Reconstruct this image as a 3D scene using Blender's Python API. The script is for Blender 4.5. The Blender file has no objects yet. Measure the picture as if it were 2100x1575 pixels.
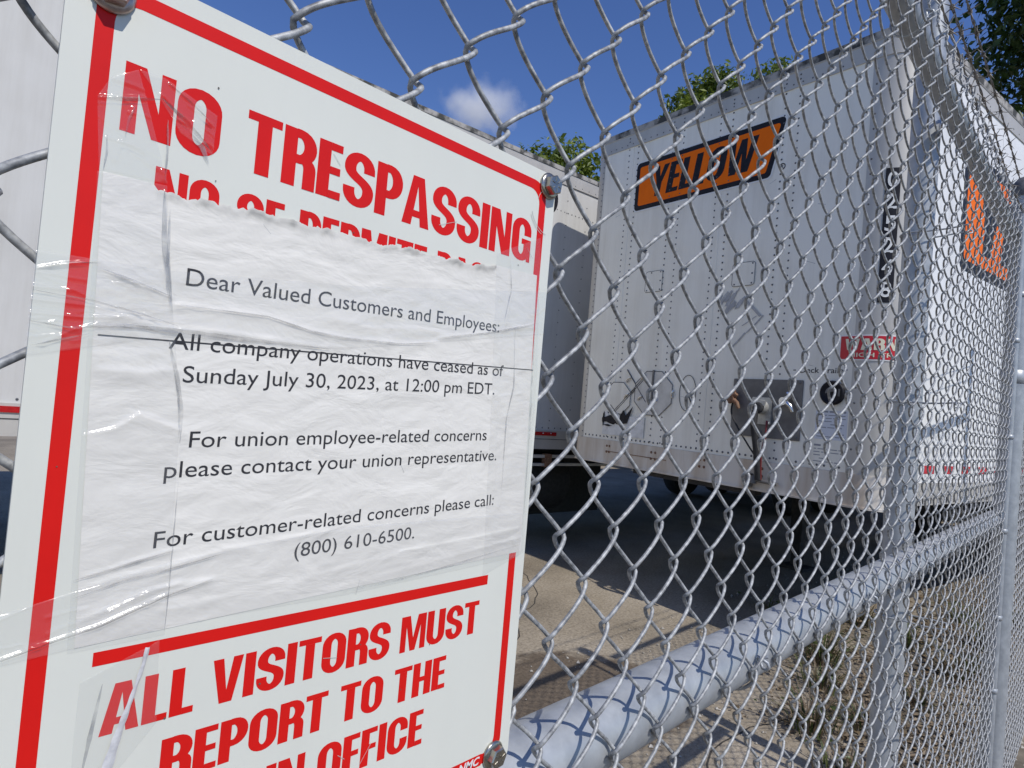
import bpy, bmesh, math, random
import numpy as np
from mathutils import Vector, Matrix
from mathutils.geometry import tessellate_polygon

C = bpy.context.scene.collection
random.seed(7)
rng = np.random.default_rng(7)
R = math.radians
PI = math.pi

# ------------------------------------------------------------------ camera, sky, sun, exposure
GZ = -1.42                                   # ground height; the camera is at z = 0
CAM_D = 0.26618                              # camera distance from the fence plane y = 0
cam = bpy.data.cameras.new('camera')
co = bpy.data.objects.new('camera', cam); C.objects.link(co)
cam.sensor_width = 36; cam.lens = 1310 / 2100 * 36
cam.clip_start = 0.02; cam.clip_end = 3000
r_, u_, f_ = Vector((.6851, -.7233, .0860)), Vector((-.0798, .0428, .9959)), Vector((.7241, .6892, .0284))
M = Matrix((r_, u_, -f_)).transposed().to_4x4()
M.translation = Vector((0, -CAM_D, 0))
co.matrix_world = M
bpy.context.scene.camera = co

SUN_EL, SUN_AZ = R(50), R(188.5)             # azimuth clockwise from +Y
W = bpy.data.worlds.new("World"); bpy.context.scene.world = W
W.use_nodes = True
wn = W.node_tree
sky = wn.nodes.new('ShaderNodeTexSky'); sky.sky_type = 'NISHITA'; sky.sun_disc = False
sky.sun_elevation = SUN_EL; sky.sun_rotation = SUN_AZ
sky.air_density = 1.0; sky.dust_density = 0.1; sky.ozone_density = 4.0
hs = wn.nodes.new('ShaderNodeHueSaturation'); hs.inputs['Saturation'].default_value = 1.16; hs.inputs['Value'].default_value = 1.12; hs.inputs['Hue'].default_value = .515
wn.links.new(sky.outputs[0], hs.inputs['Color']); wn.links.new(hs.outputs[0], wn.nodes['Background'].inputs[0])
wn.nodes['Background'].inputs[1].default_value = 0.125
sl = bpy.data.lights.new('sun', 'SUN'); sl.energy = 4.0; sl.angle = R(0.5); sl.color = (1, .955, .89)
so = bpy.data.objects.new('sun', sl); C.objects.link(so)
sv = Vector((math.sin(SUN_AZ) * math.cos(SUN_EL), math.cos(SUN_AZ) * math.cos(SUN_EL), math.sin(SUN_EL)))
so.rotation_euler = (-sv).to_track_quat('-Z', 'Y').to_euler()
so.location = (0, -5, 8)
vs = bpy.context.scene.view_settings
vs.view_transform = 'Standard'; vs.look = 'None'; vs.exposure = -0.16; vs.gamma = 1.0
bpy.context.scene.cycles.max_bounces = 8
bpy.context.scene.cycles.volume_bounces = 6
bpy.context.scene.cycles.transparent_max_bounces = 16

# ------------------------------------------------------------------ tagging and mesh helpers
def tag(o, label=None, cat=None, group=None, kind=None):
    if label: o['label'] = label
    if cat: o['category'] = cat
    if group: o['group'] = group
    if kind: o['kind'] = kind
    return o

def empty(name, loc=(0, 0, 0), rz=0.0):
    o = bpy.data.objects.new(name, None); C.objects.link(o)
    o.location = loc; o.rotation_euler = (0, 0, rz); o.empty_display_size = .05
    return o

def link_mesh(name, me, parent=None):
    o = bpy.data.objects.new(name, me); C.objects.link(o)
    if parent: o.parent = parent
    return o

class MB:
    def __init__(s): s.v = []; s.f = []; s.m = []; s.sm = []
    def add(s, vs_, fs, mi=0, smooth=False):
        b = len(s.v); s.v += [tuple(p) for p in vs_]
        for f in fs: s.f.append(tuple(i + b for i in f)); s.m.append(mi); s.sm.append(smooth)
    def box(s, x0, x1, y0, y1, z0, z1, mi=0):
        s.add([(x, y, z) for x in (x0, x1) for y in (y0, y1) for z in (z0, z1)],
              [(0, 1, 3, 2), (4, 6, 7, 5), (0, 4, 5, 1), (2, 3, 7, 6), (0, 2, 6, 4), (1, 5, 7, 3)], mi)
    def prism(s, poly, fn, t0, t1, mi=0, caps=True):
        n = len(poly)
        s.add([fn(x, y, t0) for x, y in poly] + [fn(x, y, t1) for x, y in poly],
              [(i, (i + 1) % n, n + (i + 1) % n, n + i) for i in range(n)], mi)
        if caps:
            s.add([fn(x, y, t0) for x, y in poly], [tuple(range(n))[::-1]], mi)
            s.add([fn(x, y, t1) for x, y in poly], [tuple(range(n))], mi)
    def tube(s, pts, r, k=8, mi=0, cap=True, smooth=True):
        pts = [Vector(p) for p in pts]; n = len(pts)
        rs = r if isinstance(r, (list, tuple)) else [r] * n
        ref = None; V = []
        for i, p in enumerate(pts):
            t = (pts[min(i + 1, n - 1)] - pts[max(i - 1, 0)]).normalized()
            if ref is None:
                ref = t.cross(Vector((0, 0, 1)) if abs(t.z) < .9 else Vector((1, 0, 0))).normalized()
            ref = (ref - t * ref.dot(t)).normalized(); b = t.cross(ref)
            for j in range(k):
                a = 2 * PI * j / k; V.append(p + (ref * math.cos(a) + b * math.sin(a)) * rs[i])
        F = [(i * k + j, i * k + (j + 1) % k, (i + 1) * k + (j + 1) % k, (i + 1) * k + j) for i in range(n - 1) for j in range(k)]
        s.add(V, F, mi, smooth)
        if cap:
            s.add(V[:k], [tuple(range(k))[::-1]], mi); s.add(V[-k:], [tuple(range(k))], mi)
    def lathe(s, prof, org, ax, k=16, mi=0, smooth=True):
        """prof: (radius, height along ax) pairs"""
        ax = Vector(ax).normalized(); org = Vector(org)
        a1 = ax.cross(Vector((0, 0, 1)) if abs(ax.z) < .9 else Vector((1, 0, 0))).normalized(); a2 = ax.cross(a1)
        V = [org + ax * h + (a1 * math.cos(2 * PI * j / k) + a2 * math.sin(2 * PI * j / k)) * r for r, h in prof for j in range(k)]
        n = len(prof)
        F = [(i * k + j, i * k + (j + 1) % k, (i + 1) * k + (j + 1) % k, (i + 1) * k + j) for i in range(n - 1) for j in range(k)]
        s.add(V, F, mi, smooth)
        s.add(V[-k:], [tuple(range(k))], mi); s.add(V[:k], [tuple(range(k))[::-1]], mi)
    def dome(s, p, nrm, r, h=.45, k=7, mi=0):
        s.lathe([(r, 0), (r * .8, r * h * .65), (r * .35, r * h)], p, nrm, k, mi)
    def build(s, name, mats, parent=None):
        me = bpy.data.meshes.new(name); me.from_pydata(s.v, [], s.f)
        for m in (mats if isinstance(mats, (list, tuple)) else [mats]): me.materials.append(m)
        me.polygons.foreach_set('material_index', s.m); me.polygons.foreach_set('use_smooth', s.sm)
        me.update()
        return link_mesh(name, me, parent)

def np_mesh(name, V, F, mats, parent=None, smooth=True, mi=None):
    """V (n,3) array, F (m,4) array of quads"""
    me = bpy.data.meshes.new(name)
    V = np.asarray(V, np.float32); F = np.asarray(F, np.int32); k = F.shape[1]
    me.vertices.add(len(V)); me.vertices.foreach_set('co', V.ravel())
    me.loops.add(F.size); me.loops.foreach_set('vertex_index', F.ravel())
    me.polygons.add(len(F)); me.polygons.foreach_set('loop_start', np.arange(0, F.size, k, dtype=np.int32))
    for m in (mats if isinstance(mats, (list, tuple)) else [mats]): me.materials.append(m)
    if mi is not None: me.polygons.foreach_set('material_index', np.asarray(mi, np.int32))
    me.polygons.foreach_set('use_smooth', np.full(len(F), smooth))
    me.update(calc_edges=True); me.validate()
    return link_mesh(name, me, parent)

# ------------------------------------------------------------------ materials
def newmat(name):
    m = bpy.data.materials.new(name); m.use_nodes = True
    nt = m.node_tree
    return m, nt, nt.nodes['Principled BSDF']

def nd(nt, t, **kw):
    n = nt.nodes.new('ShaderNode' + t)
    for k, v in kw.items():
        if k in n.inputs: n.inputs[k].default_value = v
        else: setattr(n, k, v)
    return n

def c4(c): return (*c, 1) if len(c) == 3 else c

def mat(name, base, rough=.5, metal=0.0, c2=None, scale=20, lo=.4, hi=.62, detail=5, stretch=(1, 1, 1), bump=0, bscale=None, rvar=0, spec=.5, grime=0, wavy=0):
    m, nt, p = newmat(name)
    p.inputs['Base Color'].default_value = c4(base); p.inputs['Roughness'].default_value = rough
    p.inputs['Metallic'].default_value = metal; p.inputs['Specular IOR Level'].default_value = spec
    tc = nd(nt, 'TexCoord'); mp = nd(nt, 'Mapping'); mp.inputs['Scale'].default_value = stretch
    nt.links.new(tc.outputs['Object'], mp.inputs[0])
    if c2 is not None:
        n = nd(nt, 'TexNoise', Scale=scale, Detail=detail, Roughness=.6); nt.links.new(mp.outputs[0], n.inputs['Vector'])
        cr = nd(nt, 'ValToRGB'); cr.color_ramp.elements[0].position = lo; cr.color_ramp.elements[1].position = hi
        cr.color_ramp.elements[0].color = c4(base); cr.color_ramp.elements[1].color = c4(c2)
        nt.links.new(n.outputs['Fac'], cr.inputs[0]); nt.links.new(cr.outputs[0], p.inputs['Base Color'])
        if rvar:
            mr = nd(nt, 'MapRange'); mr.inputs[3].default_value = rough - rvar; mr.inputs[4].default_value = rough + rvar
            nt.links.new(n.outputs['Fac'], mr.inputs[0]); nt.links.new(mr.outputs[0], p.inputs['Roughness'])
    if grime:      # weathering: vertical runs and blotches of dirt
        src = p.inputs['Base Color'].links[0].from_socket
        m2 = nd(nt, 'Mapping'); m2.inputs['Scale'].default_value = (1, 1, .07); nt.links.new(tc.outputs['Object'], m2.inputs[0])
        ga = nd(nt, 'TexNoise', Scale=9.0, Detail=8, Roughness=.7); nt.links.new(m2.outputs[0], ga.inputs['Vector'])
        gb = nd(nt, 'TexNoise', Scale=1.7, Detail=6); nt.links.new(tc.outputs['Object'], gb.inputs['Vector'])
        mm_ = nd(nt, 'Math', operation='MULTIPLY'); nt.links.new(ga.outputs['Fac'], mm_.inputs[0]); nt.links.new(gb.outputs['Fac'], mm_.inputs[1])
        gr = nd(nt, 'ValToRGB'); gr.color_ramp.elements[0].position = .20; gr.color_ramp.elements[1].position = .40
        gr.color_ramp.elements[0].color = (1, 1, 1, 1); gr.color_ramp.elements[1].color = (1 - grime, 1 - grime * 1.08, 1 - grime * 1.22, 1)
        nt.links.new(mm_.outputs[0], gr.inputs[0])
        mg = nd(nt, 'MixRGB', blend_type='MULTIPLY'); mg.inputs[0].default_value = 1
        nt.links.new(src, mg.inputs[1]); nt.links.new(gr.outputs[0], mg.inputs[2]); nt.links.new(mg.outputs[0], p.inputs['Base Color'])
    if wavy:       # dents and oil-canning of thin sheet
        nw = nd(nt, 'TexNoise', Scale=2.6, Detail=2); nt.links.new(tc.outputs['Object'], nw.inputs['Vector'])
        bw = nd(nt, 'Bump', Strength=wavy, Distance=.02); nt.links.new(nw.outputs['Fac'], bw.inputs['Height']); nt.links.new(bw.outputs[0], p.inputs['Normal'])
    if bump:
        n2 = nd(nt, 'TexNoise', Scale=bscale or scale, Detail=4); nt.links.new(mp.outputs[0], n2.inputs['Vector'])
        b = nd(nt, 'Bump', Strength=bump, Distance=.002); nt.links.new(n2.outputs['Fac'], b.inputs['Height'])
        nt.links.new(b.outputs[0], p.inputs['Normal'])
    return m

GALV = mat('galvanized_wire', (.18, .185, .19), .56, .25, c2=(.50, .51, .505), scale=190, lo=.36, hi=.66, detail=5, rvar=.1)
GALVP = mat('galvanized_pipe', (.33, .35, .37), .45, .35, c2=(.49, .515, .53), scale=38, lo=.3, hi=.75, detail=6, rvar=.1, bump=.05, bscale=120)
GALVB = mat('barbed_steel', (.16, .15, .14), .6, .4, c2=(.30, .27, .23), scale=90)
DARKCAP = mat('cap_dark', (.10, .10, .105), .6, .2, c2=(.2, .2, .2), scale=30)
SIGNW = mat('sign_plastic', (.715, .722, .645), .32, 0, c2=(.69, .697, .625), scale=14, lo=.35, hi=.7, spec=.4, grime=.05)
SIGNR = mat('sign_red_ink', (.68, .013, .010), .36, 0, c2=(.63, .012, .010), scale=25, spec=.2)
NMCW = mat('maker_white', (.75, .75, .74), .4)
BOLT = mat('bolt_zinc', (.34, .33, .30), .26, .92, c2=(.46, .42, .33), scale=160, lo=.35, hi=.7, rvar=.08)
BOLTR = mat('bolt_rusty', (.36, .27, .24), .38, .75, c2=(.55, .46, .42), scale=190, lo=.35, hi=.65)
INK = mat('print_ink', (.038, .038, .042), .6, spec=.2)
BLACK = mat('decal_black', (.012, .012, .016), .5, c2=(.02, .02, .025), scale=20, spec=.2)
ORANGE = mat('decal_orange', (.95, .175, .004), .5, c2=(.88, .158, .004), scale=9, spec=.12)
WHITEDEC = mat('decal_white', (.78, .78, .75), .45)
REDDEC = mat('decal_red', (.62, .015, .03), .4, c2=(.55, .013, .025), scale=10)
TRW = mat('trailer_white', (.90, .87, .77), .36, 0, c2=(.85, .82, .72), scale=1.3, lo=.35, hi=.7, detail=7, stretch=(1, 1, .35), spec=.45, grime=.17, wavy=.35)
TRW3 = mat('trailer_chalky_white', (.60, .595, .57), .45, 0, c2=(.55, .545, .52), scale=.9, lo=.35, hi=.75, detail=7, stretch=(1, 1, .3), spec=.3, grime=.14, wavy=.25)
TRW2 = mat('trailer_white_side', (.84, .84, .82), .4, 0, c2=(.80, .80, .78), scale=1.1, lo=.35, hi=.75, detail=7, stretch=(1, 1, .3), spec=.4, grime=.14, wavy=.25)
RIVET = mat('rivet_grey', (.10, .105, .115), .6, .1)  # shade under the rivet heads is put into this dark colour
RIVETL = mat('rivet_light', (.33, .33, .33), .5, .4)
ALU = mat('aluminium_rail', (.46, .44, .40), .5, .25, c2=(.56, .535, .485), scale=5, lo=.3, hi=.7, detail=7, stretch=(1, 1, .4))
ALUD = mat('aluminium_grimy', (.05, .05, .045), .8, 0, c2=(.38, .365, .34), scale=7, lo=.44, hi=.58, detail=8)
RAILST = mat('rail_stained', (.70, .655, .58), .7, .05, c2=(.42, .31, .20), scale=5, lo=.42, hi=.72, detail=8, stretch=(1, 1, .16))
STEELD = mat('steel_plate_dark', (.13, .125, .12), .55, .3, c2=(.19, .185, .18), scale=7, detail=7)
RUSTY = mat('rusty_iron', (.16, .075, .04), .8, .1, c2=(.26, .16, .10), scale=60)
RUBBER = mat('black_rubber', (.015, .015, .016), .75, c2=(.03, .03, .03), scale=30)
CHROME = mat('clip_chrome', (.6, .6, .6), .2, .95)
CASTAL = mat('cast_aluminium', (.50, .50, .47), .45, .5, c2=(.40, .39, .36), scale=40)
UNDER = mat('chassis_black', (.02, .02, .021), .8, c2=(.05, .045, .04), scale=12)
LAMPR = mat('red_lens', (.45, .01, .012), .2, c2=(.35, .008, .01), scale=40)
DOCP = mat('document_paper', (.66, .68, .72), .55)
GREYPR = mat('grey_print', (.25, .26, .29), .6)
STKM = mat('sticker_peeling', (.78, .78, .76), .45, c2=(.60, .60, .58), scale=13, lo=.4, hi=.65, bump=.6, bscale=25)
SCUFF = mat('scuff_grey', (.36, .365, .37), .6, c2=(.52, .525, .52), scale=30, lo=.4, hi=.7)
BARK = mat('bark', (.12, .09, .065), .9, c2=(.2, .16, .12), scale=8, stretch=(1, 1, .2))

def leafmat(name, a, b, trans=.35):
    m, nt, p = newmat(name)
    oi = nd(nt, 'TexCoord'); n = nd(nt, 'TexNoise', Scale=.9, Detail=3); nt.links.new(oi.outputs['Object'], n.inputs['Vector'])
    n2 = nd(nt, 'TexNoise', Scale=9.0, Detail=2); nt.links.new(oi.outputs['Object'], n2.inputs['Vector'])
    ad = nd(nt, 'Math', operation='ADD'); nt.links.new(n.outputs['Fac'], ad.inputs[0]); nt.links.new(n2.outputs['Fac'], ad.inputs[1])
    cr = nd(nt, 'ValToRGB'); cr.color_ramp.elements[0].color = c4(a); cr.color_ramp.elements[1].color = c4(b)
    cr.color_ramp.elements[0].position = .38; cr.color_ramp.elements[1].position = .62
    hf = nd(nt, 'Math', operation='MULTIPLY'); hf.inputs[1].default_value = .5
    nt.links.new(ad.outputs[0], hf.inputs[0]); nt.links.new(hf.outputs[0], cr.inputs[0])
    nt.links.new(cr.outputs[0], p.inputs['Base Color']); p.inputs['Roughness'].default_value = .45
    tr = nd(nt, 'BsdfTranslucent'); nt.links.new(cr.outputs[0], tr.inputs[0])
    mx = nd(nt, 'MixShader'); mx.inputs[0].default_value = trans
    nt.links.new(p.outputs[0], mx.inputs[1]); nt.links.new(tr.outputs[0], mx.inputs[2])
    nt.links.new(mx.outputs[0], nt.nodes['Material Output'].inputs[0])
    return m
LEAF_L = leafmat('leaf_yellow_green', (.08, .13, .018), (.21, .26, .035))
LEAF_D = leafmat('leaf_deep_green', (.022, .05, .012), (.075, .13, .028), .3)
GRASS = leafmat('weed_green', (.05, .08, .02), (.16, .18, .06))
DRY = leafmat('dry_leaf', (.11, .075, .042), (.28, .215, .135), .15)

# clear adhesive tape: mostly see-through, faintly milky, glossy
def tape_mat():
    m, nt, p = newmat('clear_tape'); nt.nodes.remove(p)
    tr = nd(nt, 'BsdfTransparent'); df = nd(nt, 'BsdfDiffuse'); df.inputs[0].default_value = (.78, .79, .79, 1)
    mx = nd(nt, 'MixShader'); mx.inputs[0].default_value = .06
    gl = nd(nt, 'BsdfAnisotropic') if False else nd(nt, 'BsdfGlossy'); gl.inputs['Roughness'].default_value = .13
    tc = nd(nt, 'TexCoord'); n = nd(nt, 'TexNoise', Scale=75, Detail=4); nt.links.new(tc.outputs['Object'], n.inputs['Vector'])
    b = nd(nt, 'Bump', Strength=.12, Distance=.002); nt.links.new(n.outputs['Fac'], b.inputs['Height'])
    nt.links.new(b.outputs[0], gl.inputs['Normal'])
    fr0 = nd(nt, 'Fresnel'); fr0.inputs['IOR'].default_value = 1.36
    fr = nd(nt, 'Math', operation='MINIMUM'); fr.inputs[1].default_value = .055; nt.links.new(fr0.outputs[0], fr.inputs[0])
    mx2 = nd(nt, 'MixShader')
    nt.links.new(tr.outputs[0], mx.inputs[1]); nt.links.new(df.outputs[0], mx.inputs[2])
    nt.links.new(fr.outputs[0], mx2.inputs[0]); nt.links.new(mx.outputs[0], mx2.inputs[1]); nt.links.new(gl.outputs[0], mx2.inputs[2])
    nt.links.new(mx2.outputs[0], nt.nodes['Material Output'].inputs[0])
    return m
TAPE = tape_mat()

def paper_mat():
    m, nt, p = newmat('crinkled_paper')
    p.inputs['Base Color'].default_value = (.76, .735, .67, 1); p.inputs['Roughness'].default_value = .5
    tc = nd(nt, 'TexCoord'); mp = nd(nt, 'Mapping'); mp.inputs['Rotation'].default_value = (0, R(25), 0); mp.inputs['Scale'].default_value = (1, 1, 2.2)
    nt.links.new(tc.outputs['Object'], mp.inputs[0])
    n = nd(nt, 'TexNoise', Scale=36, Detail=4, Roughness=.5, Distortion=.5); nt.links.new(mp.outputs[0], n.inputs['Vector'])
    n2 = nd(nt, 'TexNoise', Scale=160, Detail=3, Roughness=.6, Distortion=.8); nt.links.new(mp.outputs[0], n2.inputs['Vector'])
    b = nd(nt, 'Bump', Strength=.22, Distance=.006); nt.links.new(n.outputs['Fac'], b.inputs['Height'])
    b2 = nd(nt, 'Bump', Strength=.05, Distance=.0012); nt.links.new(n2.outputs['Fac'], b2.inputs['Height']); nt.links.new(b.outputs[0], b2.inputs['Normal'])
    nt.links.new(b2.outputs[0], p.inputs['Normal'])
    return m
PAPER = paper_mat()

def ground_mat():
    m, nt, p = newmat('yard_concrete')
    tc = nd(nt, 'TexCoord')
    def noise(sc, det=6, ro=.6):
        n = nd(nt, 'TexNoise', Scale=sc, Detail=det, Roughness=ro); nt.links.new(tc.outputs['Object'], n.inputs['Vector']); return n
    def ramp(src, stops):
        cr = nd(nt, 'ValToRGB'); e = cr.color_ramp.elements
        e[0].position, e[0].color = stops[0][0], c4(stops[0][1]); e[1].position, e[1].color = stops[-1][0], c4(stops[-1][1])
        for q, c in stops[1:-1]:
            x = e.new(q); x.color = c4(c)
        nt.links.new(src, cr.inputs[0]); return cr
    base = ramp(noise(1.1, 9).outputs['Fac'], [(.3, (.20, .168, .122)), (.5, (.315, .268, .20)), (.7, (.40, .35, .275))])
    fine = ramp(noise(55, 6, .7).outputs['Fac'], [(.32, (.55, .53, .5)), (.55, (1, 1, 1)), (.75, (1.25, 1.22, 1.18))])
    mu = nd(nt, 'MixRGB', blend_type='MULTIPLY'); mu.inputs[0].default_value = 1
    nt.links.new(base.outputs[0], mu.inputs[1]); nt.links.new(fine.outputs[0], mu.inputs[2])
    # oil / water stain with an edge of its own
    sx = nd(nt, 'SeparateXYZ'); nt.links.new(tc.outputs['Object'], sx.inputs[0])
    ns = noise(2.2, 6)
    def dist(cx, cy, rx, ry):
        a = nd(nt, 'Math', operation='SUBTRACT'); nt.links.new(sx.outputs[0], a.inputs[0]); a.inputs[1].default_value = cx
        a2 = nd(nt, 'Math', operation='DIVIDE'); nt.links.new(a.outputs[0], a2.inputs[0]); a2.inputs[1].default_value = rx
        b = nd(nt, 'Math', operation='SUBTRACT'); nt.links.new(sx.outputs[1], b.inputs[0]); b.inputs[1].default_value = cy
        b2 = nd(nt, 'Math', operation='DIVIDE'); nt.links.new(b.outputs[0], b2.inputs[0]); b2.inputs[1].default_value = ry
        cx_ = nd(nt, 'CombineXYZ'); nt.links.new(a2.outputs[0], cx_.inputs[0]); nt.links.new(b2.outputs[0], cx_.inputs[1])
        l = nd(nt, 'VectorMath', operation='LENGTH'); nt.links.new(cx_.outputs[0], l.inputs[0])
        ad = nd(nt, 'Math', operation='ADD'); nt.links.new(l.outputs['Value'], ad.inputs[0])
        nm = nd(nt, 'Math', operation='MULTIPLY'); nt.links.new(ns.outputs['Fac'], nm.inputs[0]); nm.inputs[1].default_value = .9
        nt.links.new(nm.outputs[0], ad.inputs[1])
        return ramp(ad.outputs[0], [(.0, (1, 1, 1)), (.90, (1, 1, 1)), (1.0, (0, 0, 0))])
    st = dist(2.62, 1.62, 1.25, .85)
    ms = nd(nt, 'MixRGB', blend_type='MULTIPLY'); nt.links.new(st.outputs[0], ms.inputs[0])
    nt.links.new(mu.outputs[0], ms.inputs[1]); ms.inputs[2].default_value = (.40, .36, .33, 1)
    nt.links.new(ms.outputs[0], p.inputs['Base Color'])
    p.inputs['Roughness'].default_value = .85
    b = nd(nt, 'Bump', Strength=.5, Distance=.01); nt.links.new(noise(70, 6).outputs['Fac'], b.inputs['Height'])
    nt.links.new(b.outputs[0], p.inputs['Normal'])
    return m
GROUND = ground_mat()
SAND = mat('sandy_strip', (.10, .082, .058), .95, c2=(.31, .27, .205), scale=2.3, lo=.40, hi=.64, detail=10, bump=.8, bscale=60)

# ------------------------------------------------------------------ lettering: heavy condensed capitals drawn as strokes
def arc(cx, cy, rx, ry, a0, a1, n=12):
    return [(cx + rx * math.cos(R(a0 + (a1 - a0) * i / n)), cy + ry * math.sin(R(a0 + (a1 - a0) * i / n))) for i in range(n + 1)]
def bez(p0, p1, p2, p3, n=12):
    o = []
    for i in range(n + 1):
        t = i / n; a, b, c, d = (1 - t) ** 3, 3 * t * (1 - t) ** 2, 3 * t * t * (1 - t), t ** 3
        o.append((a * p0[0] + b * p1[0] + c * p2[0] + d * p3[0], a * p0[1] + b * p1[1] + c * p2[1] + d * p3[1]))
    return o
def pen(path, rx=.120, ry=.077, closed=False):
    """sweep an elliptical pen: returns the outline strip as (verts, quads)"""
    n = len(path); L, Q = [], []
    for i, (x, y) in enumerate(path):
        if closed: a, b = path[i - 1], path[(i + 1) % n]
        else: a, b = path[max(i - 1, 0)], path[min(i + 1, n - 1)]
        tx, ty = b[0] - a[0], b[1] - a[1]; l = math.hypot(tx, ty) or 1
        nx, ny = -ty / l, tx / l
        d = math.sqrt((rx * nx) ** 2 + (ry * ny) ** 2); ox, oy = rx * rx * nx / d, ry * ry * ny / d
        L += [(x + ox, y + oy), (x - ox, y - oy)]
    m = n if closed else n - 1
    return L, [(2 * i, 2 * i + 1, 2 * ((i + 1) % n) + 1, 2 * ((i + 1) % n)) for i in range(m)]
def poly(pts, *holes):
    loops = [[Vector((x, y, 0)) for x, y in l] for l in (pts, *holes)]
    V = [(p.x, p.y) for l in loops for p in l]
    return V, [tuple(t) for t in tessellate_polygon(loops)]
def rect(x0, y0, x1, y1): return [(x0, y0), (x1, y0), (x1, y1), (x0, y1)], [(0, 1, 2, 3)]

S_ = .242
def glyph(ch):
    s = S_; h = .14
    if ch == 'I': return [rect(0, 0, s, 1)], s
    if ch == 'L': return [rect(0, 0, s, 1), rect(s, 0, .46, h)], .46
    if ch in 'EF':
        g = [rect(0, 0, s, 1), rect(s, 1 - h, .47, 1), rect(s, .435, .445, .57)]
        if ch == 'E': g.append(rect(s, 0, .48, h))
        return g, .48
    if ch == 'T': return [rect(0, 1 - h, .58, 1), rect(.29 - s / 2, 0, .29 + s / 2, 1 - h)], .58
    if ch == 'H': return [rect(0, 0, s, 1), rect(.64 - s, 0, .64, 1), rect(s, .43, .64 - s, .57)], .64
    if ch == 'N': return [poly([(0, 0), (0, 1), (.27, 1), (.475, .40), (.475, 1), (.67, 1), (.67, 0), (.41, 0), (.195, .60), (.195, 0)])], .67
    if ch == 'M': return [poly([(0, 0), (0, 1), (.29, 1), (.425, .36), (.56, 1), (.85, 1), (.85, 0), (.665, 0), (.665, .70), (.51, 0), (.34, 0), (.185, .70), (.185, 0)])], .85
    if ch == 'A': return [poly([(0, 0), (.20, 1), (.48, 1), (.68, 0), (.455, 0), (.43, .17), (.25, .17), (.225, 0)], [(.27, .31), (.41, .31), (.34, .80)])], .68
    if ch == 'V': return [poly([(0, 1), (.19, 0), (.46, 0), (.65, 1), (.43, 1), (.325, .28), (.22, 1)])], .65
    if ch == 'W': return [poly([(0, 1), (.15, 0), (.385, 0), (.475, .58), (.565, 0), (.80, 0), (.95, 1), (.745, 1), (.67, .36), (.575, 1), (.375, 1), (.28, .36), (.205, 1)])], .95
    if ch == 'Y': return [poly([(0, 1), (.21, .42), (.21, 0), (.43, 0), (.43, .42), (.64, 1), (.42, 1), (.32, .63), (.22, 1)])], .64
    w = .65; a = w / 2 - .120; cx = w / 2; t = .715; b = .285; ry = .215
    if ch == 'O':
        return [pen(arc(cx, t, a, ry, 0, 180) + arc(cx, b, a, ry, 180, 360), closed=True)], w
    if ch == 'U':
        return [pen([(cx - a, 1), (cx - a, .6)] + arc(cx, b, a, ry, 180, 360) + [(cx + a, .6), (cx + a, 1)])], w
    if ch in 'CG':
        p = [(cx + a, .61), (cx + a, .66)] + arc(cx, t, a, ry, 0, 180) + arc(cx, b, a, ry, 180, 360)
        if ch == 'C': return [pen(p + [(cx + a, .33), (cx + a, .39)])], w
        return [pen(p + [(cx + a, .40)]), rect(cx + .01, .40, w, .525), rect(w - .12, 0, w, .40)], w
    if ch == 'S':
        p = [(cx + a, .66), (cx + a, .68)] + arc(cx, t, a, ry, 0, 180, 14) + bez((cx - a, .70), (cx - a, .50), (cx + a, .52), (cx + a, .30), 16)[1:] + arc(cx, b, a, ry, 0, -180, 14)[1:] + [(cx - a, .32), (cx - a, .34)]
        return [pen(p)], w
    if ch in 'PR':
        lo = .43 if ch == 'P' else .49
        cy = (.93 + lo) / 2; rr = (.93 - lo) / 2
        g = [rect(0, 0, s, 1), pen([(s - .02, .93), (.30, .93)] + arc(.30, cy, .19, rr, 90, -90)[1:] + [(s - .02, lo)])]
        if ch == 'R': g.append(pen(bez((.31, .50), (.52, .50), (.50, .36), (.50, .25), 10) + [(.50, .0)], .116, .07))
        return g, .60
    return [], .25

def heavy(text, x0, x1, base, height, gap=.045, space=.33, shear=0.0, xs=None):
    """lay a line of heavy capitals between x0 and x1; yields (verts2d, faces) with a small layer index"""
    out = []; x = 0
    for ch in text:
        if ch == ' ': x += space; continue
        g, w = glyph(ch)
        for k, (V, F) in enumerate(g): out.append(([(x + a, b) for a, b in V], F, k))
        x += w + gap
    k = (x1 - x0) / (x - gap)
    return [([(x0 + a * k + b * height * shear, base + b * height) for a, b in V], F, l) for V, F, l in out]

def lay(mb, parts, fn, off, mi=0, step=.00004):
    for V, F, l in parts: mb.add([fn(a, b, off + l * step) for a, b in V], F, mi)

# built-in face for the thin lettering
def font2d(body, bold=0.0, shear=0.0):
    cu = bpy.data.curves.new('tmp', 'FONT'); cu.body = body; cu.resolution_u = 4; cu.offset = bold; cu.shear = shear
    o = bpy.data.objects.new('tmp', cu); C.objects.link(o)
    me = o.evaluated_get(bpy.context.evaluated_depsgraph_get()).to_mesh() if False else bpy.data.meshes.new_from_object(o.evaluated_get(bpy.context.evaluated_depsgraph_get()))
    V = [(v.co.x, v.co.y) for v in me.vertices]; F = [tuple(p.vertices) for p in me.polygons]
    bpy.data.objects.remove(o); bpy.data.curves.remove(cu); bpy.data.meshes.remove(me)
    return V, F
def font_fit(body, x0, x1, base, cap, bold=0.0, shear=0.0, slope=0.0):
    V, F = font2d(body, bold, shear); xs = [p[0] for p in V]; a, b = min(xs), max(xs)
    k = (x1 - x0) / (b - a); kc = cap / .72
    return [(x0 + (x - a) * k, base + y * kc + slope * (x - a) * k) for x, y in V], F

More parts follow.
